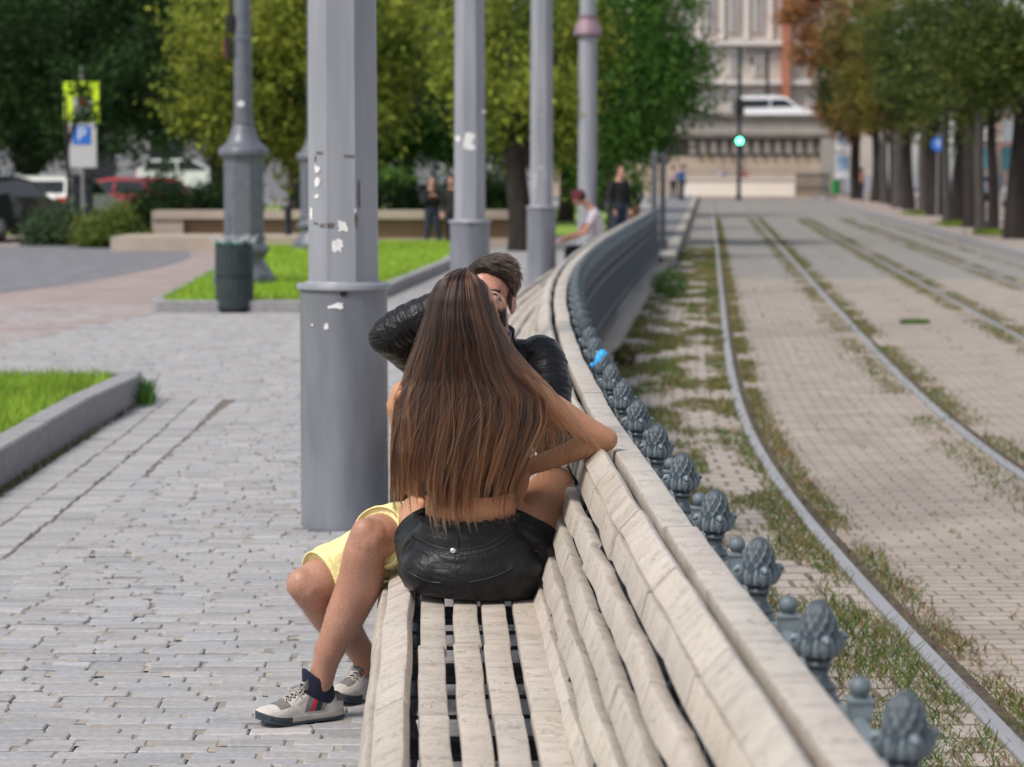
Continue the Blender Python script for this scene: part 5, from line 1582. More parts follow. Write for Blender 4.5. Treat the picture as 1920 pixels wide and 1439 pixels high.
def lock(a0, y0, y1, cnt, spread, meander, tipx=0.0, depth=0.0, rad=.00055):
    ph = rnd.uniform(0, 6.28); fr_ = rnd.uniform(.6, 1.6); da = rnd.gauss(0, meander)
    ctl = rnd.gauss(0, .006); tone = rnd.choice((0, 0, 1, 1, 2, 2, 2, 3))
    for _ in range(cnt):
        ea, ed = rnd.gauss(0, spread), rnd.gauss(0, .006)
        yy1 = y1 + rnd.gauss(0, 13); yy0 = y0 + rnd.uniform(-4, 6)
        w1 = rnd.gauss(0, .004); w2 = rnd.uniform(0, 6.28)
        pts = []
        for i in range(NPT):
            t = i / (NPT - 1)
            y = yy0 + (yy1 - yy0) * t
            conv = 1 - .78 * smooth(max(0, (t - .45) / .55))
            a = a0 + da * smooth(t) + ea * conv + .055 * math.sin(ph + fr_ * 6.28 * t) * t + w1 * math.sin(w2 + 9 * t)
            a = max(-1.10, min(1.10, a))
            p = hair_pt(y, a, depth + ed * (.3 + t) + ctl * t - .004)
            if tipx: p.x += tipx * smooth(max(0, (t - .3) / .7))
            pts.append(tuple(p))
        S_.append(pts); RA.append(rad * rnd.uniform(.7, 1.25)); TONE.append(tone)
for k in range(330):
    a = rnd.uniform(-1, 1); a = math.copysign(abs(a) ** .85, a)
    lock(a, 505 + 24 * abs(a) ** 2, (rnd.gauss(912, 20) - 12 * max(0, abs(a) - .5) + (32 if -.5 < a < .3 else 0)) if not (abs(a + .58) < .11 or abs(a - .52) < .10) else rnd.gauss(880, 14), 20, .030, .075, 0, rnd.gauss(0, .007))
for k in range(90):      # crossing locks and loose single hairs on top
    lock(rnd.uniform(-.85, .85), rnd.uniform(520, 640), rnd.uniform(840, 940), 9, .010, .55, 0, -.012, .0006)
for k in range(70):
    lock(rnd.uniform(-.98, .98), rnd.uniform(540, 700), rnd.uniform(800, 955), 1, .02, .5, rnd.gauss(0, .02), -.014, .0004)
for k in range(46):      # flyaways at the outline
    s = rnd.choice((-1, 1)); lock(s * .97, rnd.uniform(530, 640), rnd.uniform(900, 985), 1, .05, .06, s * rnd.uniform(0, .006), -.002, .0003)
# the fan of hair that slides over her right upper arm
ARM = [(SR + Vector((0, -.05, .03))), SR.lerp(ER, .4) + Vector((0, -.052, .01)), SR.lerp(ER, .8) + Vector((0, -.05, -.01))]
def fan(n, f0, f1):
    for _ in range(n):
        f = rnd.uniform(f0, f1) ; j = rnd.gauss(0, 1)
        p0 = hair_pt(520 + rnd.uniform(0, 20), .72 + .2 * rnd.random())
        p1 = hair_pt(640, .80 + .2 * f + .03 * j)
        p2 = P(985 + 62 * f + 3 * j, 712 + 28 * f + 4 * j, 6.955 + .02 * f)
        p3 = P(1018 + 82 * f + 4 * j, 775 + 32 * f + 6 * j, 7.005)
        p4 = P(1034 + 92 * f + 5 * j + rnd.gauss(0, 4), 815 + 25 * f + 8 * j, 7.03)
        p5 = P(1030 + 82 * f + 6 * j + rnd.gauss(0, 9), 868 - 4 * f + 12 * j + rnd.uniform(-26, 36 - 26 * f), 7.045)
        pp, _ = catmull([p0, p1, p2, p3, p4, p5], [(1, 1)] * 6, 6)
        q = [tuple(x) for x in pp]; S_.append(q[:NPT] if len(q) >= NPT else q + [q[-1]] * (NPT - len(q))); RA.append(.0005 * rnd.uniform(.7, 1.2)); TONE.append(rnd.choice((1, 1, 2, 3)))
fan(110, -.35, .1); fan(45, .1, .55); fan(22, .55, 1.0)
def fan2(n):      # thin strands hanging in front of the forearm
    for _ in range(n):
        x = rnd.uniform(985, 1075); j = rnd.gauss(0, 1)
        p = [hair_pt(530, .8), hair_pt(650, .95), P(990 + (x - 985) * .55, 730, 6.965), P(x - 6, 800, 7.02), P(x, 860, 7.08), P(x + 4 * j, 905 + rnd.uniform(-15, 45) - (x - 985) * .3, 7.12)]
        pp, _ = catmull(p, [(1, 1)] * 6, 6); q = [tuple(v) for v in pp]
        S_.append((q + [q[-1]] * NPT)[:NPT]); RA.append(.00045); TONE.append(2)
fan2(14)
TN = (hair_mat('hair_dark_locks', (.010, .0045, .003), (.014, .006, .004), (.030, .012, .006), .34, .3), M['girlhair'],
      hair_mat('hair_auburn_locks', (.036, .0130, .0068), (.066, .0235, .0105), (.150, .056, .021), .34, .3), hair_mat('hair_light_locks', (.045, .0175, .009), (.100, .038, .0165), (.25, .10, .040), .34, .3))
for k in range(4):
    ix = [i for i, q in enumerate(TONE) if q == k]
    hairs('strands', [S_[i] for i in ix], [RA[i] for i in ix], TN[k], ghair)

# ------------------------------------------------------------------ the man
man = empty('person', (-.18, 7.82, .45), 0, 'dark haired man in black leather jacket and yellow shorts photographing with a camera', 'person')
MI = Vector((-.18, 7.82, .45))
def mfix(o): o.location = -MI; return o
HC = Vector((-.074, 7.43, 1.268)); HRm = Matrix.Rotation(R(-9), 3, 'Z') @ Matrix.Rotation(R(-3), 3, 'X') @ Matrix.Rotation(R(1), 3, 'Y')
mb = MB()
head_shape(mb, HC, HRm, .96)
mb.tube([(-.07, 7.53, 1.08), (-.068, 7.50, 1.14), (-.066, 7.45, 1.22)], [.062, .058, .056], 18, cap='round', sub=3)
mb.tube([(-.18, 7.82, .52), (-.17, 7.80, .64), (-.13, 7.72, .82), (-.09, 7.62, .98), (-.075, 7.57, 1.06), (-.07, 7.54, 1.12)], [(.165, .125), (.155, .115), (.16, .115), (.18, .11), (.17, .09), (.09, .07)], 28, xref=X1, cap='round', sub=3)
# arms
SRm, ERm, WRm = Vector((-.235, 7.56, 1.075)), Vector((-.358, 7.34, 1.172)), Vector((-.136, 7.262, 1.292))
SLm, ELm, WLm = Vector((.095, 7.54, 1.075)), Vector((.125, 7.42, .85)), Vector((-.03, 7.28, 1.06))
mb.tube([(-.1, 7.57, 1.07), SRm, SRm.lerp(ERm, .5), ERm], [.06, .055, .05, .042], 18, cap='round', sub=3)
mb.tube([ERm, ERm.lerp(WRm, .3), ERm.lerp(WRm, .75), WRm], [.042, .043, .034, (.028, .025)], 18, cap='round', sub=3)
hand(mb, WRm, (1, -.12, -.10), (.05, -.35, 1), -1, .95, 1.0, .05, .6)
mb.tube([(-.04, 7.57, 1.07), SLm, SLm.lerp(ELm, .5), ELm], [.06, .055, .05, .042], 18, cap='round', sub=3)
mb.tube([ELm, ELm.lerp(WLm, .3), WLm], [.042, .043, .028], 18, cap='round', sub=3)
hand(mb, WLm, (-.35, -.1, .8), (.2, 1, .2), 1, .7, 1.0)
mbody = mfix(fuse(mb, 'body', M['fairskin'], man, .0042, 6, .5))
# legs: near one set wide on the paving, far one tucked behind it
HA, KA, AA = Vector((-.20, 7.80, .54)), Vector((-.417, 7.44, .572)), Vector((-.575, 7.575, .125))
HB, KB, AB = Vector((-.30, 7.80, .52)), Vector((-.608, 7.57, .405)), Vector((-.445, 7.875, .12))
mb = MB()
mb.tube([HA, HA.lerp(KA, .5), HA.lerp(KA, .85), KA + Vector((-.004, 0, -.008))], [.095, .085, .068, .060], 22, cap='round', sub=3)
mb.tube([KA + Vector((0, 0, .0)), KA.lerp(AA, .12), KA.lerp(AA, .3) + Vector((.018, .015, 0)), KA.lerp(AA, .5) + Vector((.012, .012, 0)), KA.lerp(AA, .75), KA.lerp(AA, .9), AA + Vector((0, 0, -.02))], [.058, .061, .069, .062, .046, .039, .037], 22, cap='round', sub=4)
mb.ball(KA + Vector((-.012, -.022, .01)), (.043, .036, .05), None, 18, 12)
mb.tube([HB, HB.lerp(KB, .5), HB.lerp(KB, .85), KB], [.095, .085, .07, .060], 22, cap='round', sub=3)
mb.tube([KB, KB.lerp(AB, .12), KB.lerp(AB, .33) + Vector((.01, .02, -.015)), KB.lerp(AB, .55), KB.lerp(AB, .8), AB + Vector((0, 0, -.02))], [.060, .06, .067, .058, .042, .037], 22, cap='round', sub=4)
mb.ball(KB + Vector((-.016, -.016, .008)), (.05, .045, .05), None, 18, 12)
mlegs = mfix(fuse(mb, 'legs', M['legskin'], man, .0045, 8, .5))
def fuzz(o, n, length, reject):
    me = o.data; ar = np.array([p.area for p in me.polygons]); ce = [p.center for p in me.polygons]; no = [p.normal for p in me.polygons]
    idx = rng.choice(len(ar), n, p=ar / ar.sum()); out = []
    for i in idx:
        c = ce[i]
        if reject(c): continue
        d = (Vector(no[i]) * .6 + Vector((random.gauss(0, .3), random.gauss(0, .3), -1.0 + random.gauss(0, .2)))).normalized() * length * random.uniform(.5, 1.2)
        out.append([tuple(c), tuple(c + d * .5 + Vector(no[i]) * .001), tuple(c + d)])
    return out
fz = fuzz(mlegs, 9000, .011, lambda c: c.z > .53 or c.z < .15)
o = hairs('leg_hair', fz, .00016, hair_mat('leg_hair', (.06, .03, .02), (.09, .05, .03), (.12, .07, .05)), mlegs)

# yellow shorts
mb = MB()
mb.tube([(-.2, 7.83, .462), (-.2, 7.82, .50), (-.19, 7.81, .58), (-.175, 7.80, .66)], [(.15, .12), (.185, .14), (.185, .138), (.168, .128)], 32, xref=X1, cap=True, sub=3)
def fold(H_, K_, ts, rs, seed):
    ax = (K_ - H_).normalized(); a = ax.cross(Vector((0, 0, 1))).normalized(); b = a.cross(ax)
    rows = []; rr = random.Random(seed); ph = [rr.uniform(0, 6.28) for _ in range(6)]
    n = 18
    for i in range(n + 1):
        t = ts[0] + (ts[1] - ts[0]) * i / n; r = rs[0] + (rs[1] - rs[0]) * i / n; c = H_.lerp(K_, t); row = []
        for j in range(64):
            th_ = 2 * math.pi * j / 64
            q = r * (1 + .05 * math.sin(2 * th_ + ph[0] + t * 5) + .05 * math.sin(5 * th_ + ph[1] + 7 * t) * (.4 + t) + .035 * math.sin(9 * th_ + ph[2] - 9 * t) + .02 * math.sin(20 * t + ph[3] + 2 * th_))
            q -= .012 * max(0, -math.sin(th_)) * 0
            row.append(c + a * (q * math.cos(th_)) + b * (q * math.sin(th_)))
        rows.append(row)
    mb.ring(rows)
fold(HA, KA, (0, .86), (.114, .088), 1); fold(HB, KB, (0, .87), (.116, .091), 2)
sh = mfix(fuse(mb, 'shorts', M['yellow'], man, .005, 3, .5))
def hem(H_, K_, t, r, seed):
    ax = (K_ - H_).normalized(); a = ax.cross(Vector((0, 0, 1))).normalized(); b = a.cross(ax); m_ = MB(); rows = []
    for (dt, dr) in ((-.05, .001), (0, .003), (.035, .004), (.037, 0), (0, -.003), (-.05, -.004)):
        rows.append([H_.lerp(K_, t + dt) + a * ((r + dr) * (1 + .03 * math.sin(3 * q + seed)) * math.cos(q)) + b * ((r + dr) * (1 + .03 * math.sin(3 * q + seed)) * math.sin(q)) for q in [2 * math.pi * j / 48 for j in range(48)]])
    m_.ring(rows, True, False, False); return m_.build('hem', M['yellow'], sh, True)
hem(HA, KA, .85, .0865, 1); hem(HB, KB, .86, .0895, 2)

# jacket
mb = MB()
mb.tube([(-.19, 7.81, .60), (-.175, 7.79, .66), (-.14, 7.72, .82), (-.095, 7.63, .97), (-.078, 7.58, 1.05), (-.072, 7.555, 1.105), (-.07, 7.54, 1.13)], [(.185, .145), (.178, .138), (.182, .135), (.205, .13), (.195, .112), (.135, .092), (.085, .075)], 40, xref=X1, cap=True, sub=4)
mb.tube([(-.09, 7.57, 1.075), SLm + Vector((0, 0, .004)), SLm.lerp(ELm, .2)], [.072, .062, .05], 24, cap=True, sub=3)
mb.tube([(-.09, 7.57, 1.075), SRm + Vector((0, 0, .004)), SRm.lerp(ERm, .3)], [.075, .074, .068], 24, cap=True, sub=3)
jk = mfix(fuse(mb, 'jacket', M['leather'], man, .005, 8, .5))
def ribbed(pts, rad, nm, zones, period, depth=.0028, gr=.14, sub=26):
    pp, rr = catmull([Vector(p) for p in pts], [(r, r) for r in rad], sub)
    s = 0; out = []
    lens = [0]
    for i in range(1, len(pp)): lens.append(lens[-1] + (pp[i] - pp[i - 1]).length)
    tot = lens[-1]
    for i in range(len(pp)):
        t = lens[i] / tot; r = rr[i][0]
        if any(a <= t <= b for a, b in zones):
            f = (lens[i] / period) % 1.0; f = min(f, 1 - f)
            r += depth * (1 - math.exp(-(f / gr) ** 2)) - depth * .4
        r += .0012 * math.sin(t * 40)
        out.append((r, r * .97))
    m_ = MB(); m_.tube(pp, out, 36, cap='round'); return m_.build(nm, M['leather'], jk, True)
ribbed([SLm + Vector((-.012, .01, .012)), SLm.lerp(ELm, .25), SLm.lerp(ELm, .6), ELm + Vector((.0, -.0, .0)), ELm.lerp(WLm, .35), ELm.lerp(WLm, .85)], [.074, .0715, .064, .057, .054, .043], 'sleeve', ((.02, .5),), .020, .0034, .09)
ribbed([SRm, SRm.lerp(ERm, .35), SRm.lerp(ERm, .75), ERm, ], [.072, .07, .062, .054], 'sleeve', (), .0165)
ribbed([ERm + Vector((.014, .0, -.012)), ERm + Vector((.004, -.006, .0)), ERm.lerp(WRm, .3), ERm.lerp(WRm, .7), ERm.lerp(WRm, .93)], [.050, .056, .058, .050, .042], 'sleeve', ((.05, .8),), .0185, .0026, .09)
jb = bvh(jk)
# quilted shoulder pad
mb = MB()
for k in range(4):
    f = k / 3; pts = []
    for i in range(9):
        q = on_surface(jb, 992 + 34 * (i / 8) + 9 * k, 662 - 22 * (i / 8) - 0 * k + 5 * k, .0035)
        if q: pts.append(q)
    if len(pts) > 2: mb.tube(pts, (.0078, .0062), 8, cap='round')
if mb.v: mb.build('shoulder_pad', M['leather'], jk, True)
# standing collar and shirt collar
mb = MB(); rows = []
cc = Vector((-.068, 7.505, 1.13)); up = Vector((0, -.32, .95)).normalized(); ax_ = Vector((1, 0, 0)); by_ = up.cross(ax_)
for (h, r) in ((-.012, .086), (.012, .079), (.035, .076), (.046, .077), (.044, .072), (.02, .072), (-.01, .078)):
    rows.append([cc + up * (h - .012 * (1 if math.sin(q) < -.3 else 0)) + ax_ * (r * math.cos(q)) + by_ * (r * .98 * math.sin(q)) for q in [R(-52) + R(284) * j / 40 for j in range(41)]])
mb.ring(rows, False, False, False); mb.build('collar', M['leather'], jk, True)
sc_ = MB(); rows = []
for (h, r) in ((-.02, .072), (.01, .066), (.035, .0635), (.04, .066), (.02, .07), (-.012, .076)):
    rows.append([cc + up * h + ax_ * (r * math.cos(q)) + by_ * (r * math.sin(q)) for q in [R(-62) + R(304) * j / 40 for j in range(41)]])
sc_.ring(rows, False, False, False); shirt = mfix(sc_.build('shirt_collar', M['purple'], man, True)); 
rows = []; sc_ = MB()
for (h, r) in ((-.02, .0625), (.03, .061)): rows.append([cc + up * h + ax_ * (r * math.cos(q)) + by_ * (r * math.sin(q)) for q in [2 * math.pi * j / 40 for j in range(40)]])
sc_.ring(rows, True, False, False); mfix(sc_.build('shirt_lining', M['plaid'], man, True))
# jacket hem flap hanging at his side
mb = MB(); mb.tube([(-.335, 7.78, .74), (-.345, 7.76, .68), (-.35, 7.74, .63)], [(.03, .07), (.028, .075), (.022, .07)], 16, xref=X1, cap='round', sub=3); mb.build('hem_flap', M['leather'], jk, True)

# short hair, brows and stubble
def scalp(y_, z_): pass
M['manhair'] = hair_mat('short_brown_hair', (.006, .0034, .0025), (.010, .0056, .0036), (.026, .0135, .0075), .35, .4)
M['manhairbase'] = mat('short_hair_base', (.025, .014, .009), (.035, .02, .013), 60, .7, .6, 200)
mb = MB()
s_ = .96
def HT(p): return HC + HRm @ (Vector(p) * s_)
rows = []
for i in range(13):
    el = R(-14 + 8.6 * i)
    row = []
    for j in range(40):
        az = 2 * math.pi * j / 40
        x, y, z = math.cos(el) * math.sin(az), math.cos(el) * -math.cos(az), math.sin(el)
        front = max(0, -y)
        zz = .035 + .091 * z; yy = .012 + .101 * y; xx = .0795 * x
        lim = .068 * front ** 1.5 + (.012 if abs(x) > .6 else 0)
        if zz < lim + .03 * front: zz = max(zz, lim + .03 * front); yy = yy * .96 + .004; xx *= .985
        row.append(HT((xx, yy, zz)))
    rows.append(row)
mb.ring(rows)
for q in (-1, 1): mb.ball(HT((q * .0725, -.010, .010)), (.005, .011, .020), HRm, 12, 8)
mh = mfix(mb.build('hair', M['manhairbase'], man, True))
st2, ra2 = [], []
rt = random.Random(3)
for _ in range(1500):          # tufts swept across the forehead, close cut at the sides
    az = rt.uniform(0, 6.283); el = math.asin(rt.uniform(-.18, 1))
    x, y, z = math.cos(el) * math.sin(az), math.cos(el) * -math.cos(az), math.sin(el)
    front = max(0, -y)
    p0 = Vector((.080 * x, .012 + .101 * y, .035 + .091 * z))
    if p0.z < .095 * front - .005 + .03 * front: continue
    if front > .25 and p0.z < .075 and abs(x) < .75: continue
    n = Vector((x * 1.1, y, z)).normalized(); top = max(0, z)
    comb = Vector((.85, -.12 + .2 * rt.random(), .1)) * (.3 + .7 * top) + Vector((0, .25, -.8)) * (1 - top) + Vector((rt.gauss(0, .16), rt.gauss(0, .16), rt.gauss(0, .08)))
    ln = (.010 + .036 * top ** .6) * rt.uniform(.75, 1.2); lift = rt.uniform(.15, .5)
    tip0 = p0 + n * (.003 + .008 * top * lift) + comb.normalized() * ln
    for _k in range(7):
        o_ = Vector((rt.gauss(0, .005), rt.gauss(0, .005), rt.gauss(0, .004))); o_ -= n * o_.dot(n)
        a = p0 + o_; tp = tip0 + o_ * .8
        m1 = a.lerp(tp, .35) + n * (.004 + .008 * top * lift); m2 = a.lerp(tp, .75) + n * (.003 + .006 * top * lift)
        st2.append([tuple(HT(a)), tuple(HT(m1)), tuple(HT(m2)), tuple(HT(tp))]); ra2.append(.00045)
for q in (-1, 1):
    for _ in range(260):
        p = Vector((q * (.071 + .006 * random.random()), -.012 + random.gauss(0, .006), .03 - .05 * random.random()))
        st2.append([tuple(HT(p)), tuple(HT(p + Vector((q * .002, .001, -.004)))), tuple(HT(p + Vector((q * .0025, .003, -.008)))), tuple(HT(p + Vector((q * .002, .004, -.011))))]); ra2.append(.0005)
hairs('strands', st2, ra2, M['manhair'], mh)
br = []
for q in (-1, 1):
    for _ in range(160):
        u = random.random(); p = Vector((q * (.014 + .036 * u), -.094 + .022 * u * u, .021 + .007 * math.sin(u * 2.6) + random.gauss(0, .002)))
        br.append([tuple(HT(p)), tuple(HT(p + Vector((q * .004, -.002, .001)))), tuple(HT(p + Vector((q * .008, -.001, 0))))])
mfix(hairs('eyebrows', br, .0005, M['manhair'], man))
stb = fuzz(mbody, 30000, .003, lambda c: True)
def stub_ok(c):
    l = HRm.inverted() @ (c - HC) / s_
    return l.z < -.045 and l.z > -.14 and l.y < .005 and abs(l.x) < .08 and not (abs(l.x) < .024 and -.09 < l.z < -.06)
me = mbody.data; out = []
for p in me.polygons:
    if stub_ok(p.center):
        for _ in range(2):
            c = p.center + Vector((random.gauss(0, .002),) * 1 + (random.gauss(0, .002), random.gauss(0, .002))); n = p.normal
            out.append([tuple(c), tuple(c + n * .0015 + Vector((0, 0, -.001))), tuple(c + n * .002 + Vector((0, 0, -.003)))])
if out: hairs('stubble', out, .00022, M['manhair'], mbody)
for q in (-1, 1):
    mb = MB(); mb.ball(HT((q * .031, -.079, .002)), .0115, None, 16, 12); ey = mfix(mb.build('eye', mat('eye_white', (.7, .68, .66), None, 5, .1), man, True))
    mb = MB(); mb.ball(HT((q * .031, -.0875, .001)), .0045, None, 12, 8); mb.build('iris', mat('iris_brown', (.05, .03, .02), None, 5, .1), ey, True)

# the camera he holds
cm = empty('camera', (-.082, 7.262, 1.232), 0, 'black camera held upright against the seated man\'s face', 'camera')
M['camblack'] = mat('camera_black', (.015, .015, .016), (.025, .025, .026), 60, .45, .3, 300)
def rbox(mb, c, d, r):
    x, y, z = d[0] / 2, d[1] / 2, d[2] / 2; c = Vector(c)
    rows = []
    for yy, k in ((-y, r), (-y + r * .4, r * .3), (-y + r, 0), (y - r, 0), (y - r * .4, r * .3), (y, r)):
        rows.append([c + Vector((a, yy, b)) for a, b in rrect(2 * (x - k), 2 * (z - k), 0, max(.001, r * .8))])
    mb.ring(rows)
mb = MB(); rbox(mb, (0, 0, 0), (.082, .05, .128), .008); mb.build('body', M['camblack'], cm, True, 35)
mb = MB(); mb.lathe([(.034, 0), (.034, .02), (.031, .022), (.031, .05), (.033, .052), (.033, .07), (.029, .072), (.027, .06)], n=32); o = mb.build('lens', M['camblack'], cm, True, 35); o.location = (.0, -.025, -.012); o.rotation_euler = (math.pi / 2, 0, 0)
mb = MB(); mb.lathe([(.0005, .064), (.026, .061)], n=24); mb.build('lens_glass', M['carglass'], o, True)
mb = MB(); rbox(mb, (.052, .004, -.006), (.026, .045, .052), .006); mb.build('viewfinder', M['camblack'], cm, True, 35)
mb = MB(); mb.lathe([(.009, 0), (.009, .008), (.008, .009)], n=20); o = mb.build('dial', mat('dial_grey', (.1, .1, .11), None, 5, .3, metal=.6), cm, True, 35); o.location = (.041, -.004, .045); o.rotation_euler = (0, math.pi / 2, 0)

# shoes
M['shoewhite'] = mat('worn_white_leather', (.56, .52, .49), (.44, .40, .37), 22, .6, .35, 160)
M['suede'] = mat('grey_suede', (.20, .18, .18), (.15, .135, .135), 60, .95, .4, 300)
M['navy'] = mat('navy_knit', (.012, .014, .032), (.02, .022, .045), 200, .9, .5, 500)
M['sole'] = mat('dark_sole', (.03, .04, .055), (.045, .055, .07), 30, .7, .3, 120)
M['creamsole'] = mat('cream_sole', (.46, .42, .38), (.36, .32, .29), 30, .7, .3, 120)
M['red'] = mat('red_band', (.45, .02, .035), None, 40, .6)
M['navyband'] = mat('dark_teal_band', (.012, .03, .04), None, 40, .6)
M['lace'] = mat('shoe_lace', (.50, .46, .43), (.40, .37, .34), 200, .9, .5, 400)
def shoe(parent, heel, toe_dir, ankle, lat, full=True, lift=0.0):
    """heel point on the ground, direction to the toe, lat = +1 if the outer side is to the left of travel"""
    f = Vector((*toe_dir, 0)).normalized(); lft = Vector((-f.y, f.x, 0)); H0 = Vector((heel[0], heel[1], 0))
    Ln = .285
    xs = [0, .012, .04, .08, .12, .16, .2, .235, .262, .278, .285]
    wl = [.012, .024, .032, .034, .034, .038, .043, .044, .037, .022, .008]
    hs = [.066, .076, .082, .086, .092, .084, .070, .056, .044, .034, .026]
    def zlift(x): return .0 if x < .19 else ((x - .19) / .095) ** 2 * .022
    def Wp(x, y, z): return H0 + f * x + lft * (y * lat) + Vector((0, 0, z))
    e = empty('shoe', (0, 0, 0)); e.parent = parent; e.location = -MI
    # sole
    def sole(z0, z1, grow, m, nm, x0=0, x1=.285):
        mb = MB(); rows = []
        for t in np.linspace(x0, x1, 26):
            wdt = float(np.interp(t, xs, wl)) + grow; zl = zlift(t)
            rows.append([Wp(t, -wdt, z0 + zl), Wp(t, wdt, z0 + zl), Wp(t, wdt + .001, (z0 + z1) / 2 + zl), Wp(t, wdt - .001, z1 + zl), Wp(t, -wdt + .001, z1 + zl), Wp(t, -wdt - .001, (z0 + z1) / 2 + zl)])
        mb.ring(rows); return mb.build(nm, m, e, True, 35)
    sole(.001, .0095, .0045, M['sole'], 'outsole'); sole(.0098, .026, .004, M['creamsole'], 'midsole', 0, .19); sole(.0098, .025, .0045, M['sole'], 'toe_rand', .1905, .285)
    nphi = 28
    def up_pt(x, ph, o=0.0):
        """ph 0..pi across the shoe from the inner to the outer side"""
        wdt = float(np.interp(x, xs, wl)); h = float(np.interp(x, xs, hs))
        c, s = math.cos(ph), math.sin(ph)
        y = -math.copysign(abs(c) ** .75, c) * (wdt + .001) * (1 - .22 * s ** 2); z = .024 + zlift(x) + (h - .024) * s ** .8
        n = Vector((0, y / (wdt + .01), (z - .03) / .04)); n.normalize()
        return Wp(x, y + n.y * o, z + n.z * o)
    mb = MB(); rows = []
    for x in np.linspace(0, .285, 44): rows.append([up_pt(x, math.pi * j / nphi) for j in range(nphi + 1)])
    mb.ring(rows, False, False, False); mb.build('upper', M['shoewhite'], e, True)
    def pane(x0, x1, p0, p1, m, nm, o=.0016, skew=0.0, edge=.0):
        mb = MB(); rows = []
        for i in range(9):
            u = i / 8; rows.append([up_pt(x0 + (x1 - x0) * u + skew * (p - .5), p0_ + (p1_ - p0_) * p, o) for p in np.linspace(0, 1, 9) for p0_, p1_ in ((p0, p1),)])
        mb.ring(rows, False, False, False); return mb.build(nm, m, e, True)
    A0, A1 = math.pi * .70, math.pi * .97
    # side panel with bands, on the outer side
    pane(.062, .132, A0, A1, M['suede'], 'side_panel', .0014, .03)
    pane(.098, .112, A0, A1, M['red'], 'red_stripe', .0022, .03); pane(.078, .096, A0, A1, M['navyband'], 'dark_stripe', .0022, .03)
    pane(.196, .232, math.pi * .30, math.pi * .80, M['suede'], 'toe_patch', .0014, -.012)
    pane(.002, .03, math.pi * .15, math.pi * .85, M['suede'], 'heel_tab', .0014)
    pane(.118, .19, math.pi * .40, math.pi * .60, M['navy'], 'tongue', .0016)
    # sock collar
    an = Vector(ankle)
    mb = MB(); c0 = Wp(.062, 0, .06)
    a0 = Vector((an.x, an.y, .0)); rows = []
    for (z, k, rf, rb, rl) in ((.045, 0, .062, .045, .031), (.075, .3, .06, .043, .034), (.098, .65, .057, .042, .038), (.118, .9, .056, .040, .040), (.128, 1, .054, .0385, .0395), (.126, 1, .046, .034, .035)):
        cc_ = Vector((c0.x, c0.y, 0)).lerp(a0, k) + f * .004; row = []
        for j in range(40):
            q = 2 * math.pi * j / 40; cq = math.cos(q)
            row.append(cc_ + f * ((rf if cq > 0 else rb) * cq) + lft * (rl * math.sin(q)) + Vector((0, 0, z + (.034 * max(0, cq) ** 2 - .012 * max(0, -cq)) * (k > .8))))
        rows.append(row)
    mb.ring(rows, True, False, False); mb.build('sock', M['navy'], e, True)
    # laces
    mb = MB()
    for k in range(5):
        x = .126 + .0155 * k; a, b = math.pi * (.36 - .005 * k), math.pi * (.64 + .005 * k)
        for (pa, pb, xa, xb) in ((a, b, x, x + .013), (b, a, x, x + .013)):
            mb.tube([up_pt(xa + (xb - xa) * q, pa + (pb - pa) * q, .0035 + .002 * math.sin(math.pi * q)) for q in np.linspace(0, 1, 8)], .0021, 6)
    kn = up_pt(.122, math.pi * .5, .009)
    mb.ball(kn, .0055, None, 10, 8)
    for s in (-1, 1):
        mb.tube([kn, kn + f * .015 + lft * s * .02 + Vector((0, 0, .01)), kn + f * .04 + lft * s * .032 + Vector((0, 0, -.004)), kn + f * .035 + lft * s * .018 + Vector((0, 0, -.008)), kn], .002, 6, sub=5)
        mb.tube([kn, kn + f * .02 + lft * s * .028 + Vector((0, 0, .0)), kn + f * .055 + lft * s * .036 + Vector((0, 0, -.03))], .0019, 6, sub=5)
    mb.build('laces', M['lace'], e, True)
    # woven label on the tongue
    t0 = Vector((an.x, an.y, .118)) + f * .056
    mb = MB(); upv = (Vector((0, 0, 1)) - f * .45).normalized(); nn = (f + Vector((0, 0, .45))).normalized()
    def LB(a, b, o=0): return t0 + lft * a + upv * b + nn * o
    mb.add([LB(-.017, -.02, .0), LB(.017, -.02, .0), LB(.017, .016, .0), LB(-.017, .016, .0), LB(-.017, -.02, -.012), LB(.017, -.02, -.012), LB(.017, .016, -.012), LB(-.017, .016, -.012)], [(0, 1, 2, 3), (0, 4, 5, 1), (1, 5, 6, 2), (2, 6, 7, 3), (3, 7, 4, 0)])
    lb = mb.build('label', M['suede'], e)
    mb = MB(); mb.add([LB(-.0125, -.014, .0012), LB(.0125, -.014, .0012), LB(.0125, .011, .0012), LB(-.0125, .011, .0012)], [(0, 1, 2, 3)]); mb.build('label_face', M['navyband'], lb)
    rotm = Matrix((-lft, upv, nn)).transposed() if False else Matrix((lft, upv, nn)).transposed()
    if rotm.determinant() < 0: rotm = Matrix((-lft, upv, nn)).transposed()
    text('POLO', .0088, LB(0, -.002, .002), rotm.to_euler(), M['white'], lb, 'lettering', .0003)
    return e
shoe(man, (-.515, 7.625), (-.84, -.54), AA, 1)
shoe(man, (-.385, 7.99), (-.60, -.80), AB, -1)

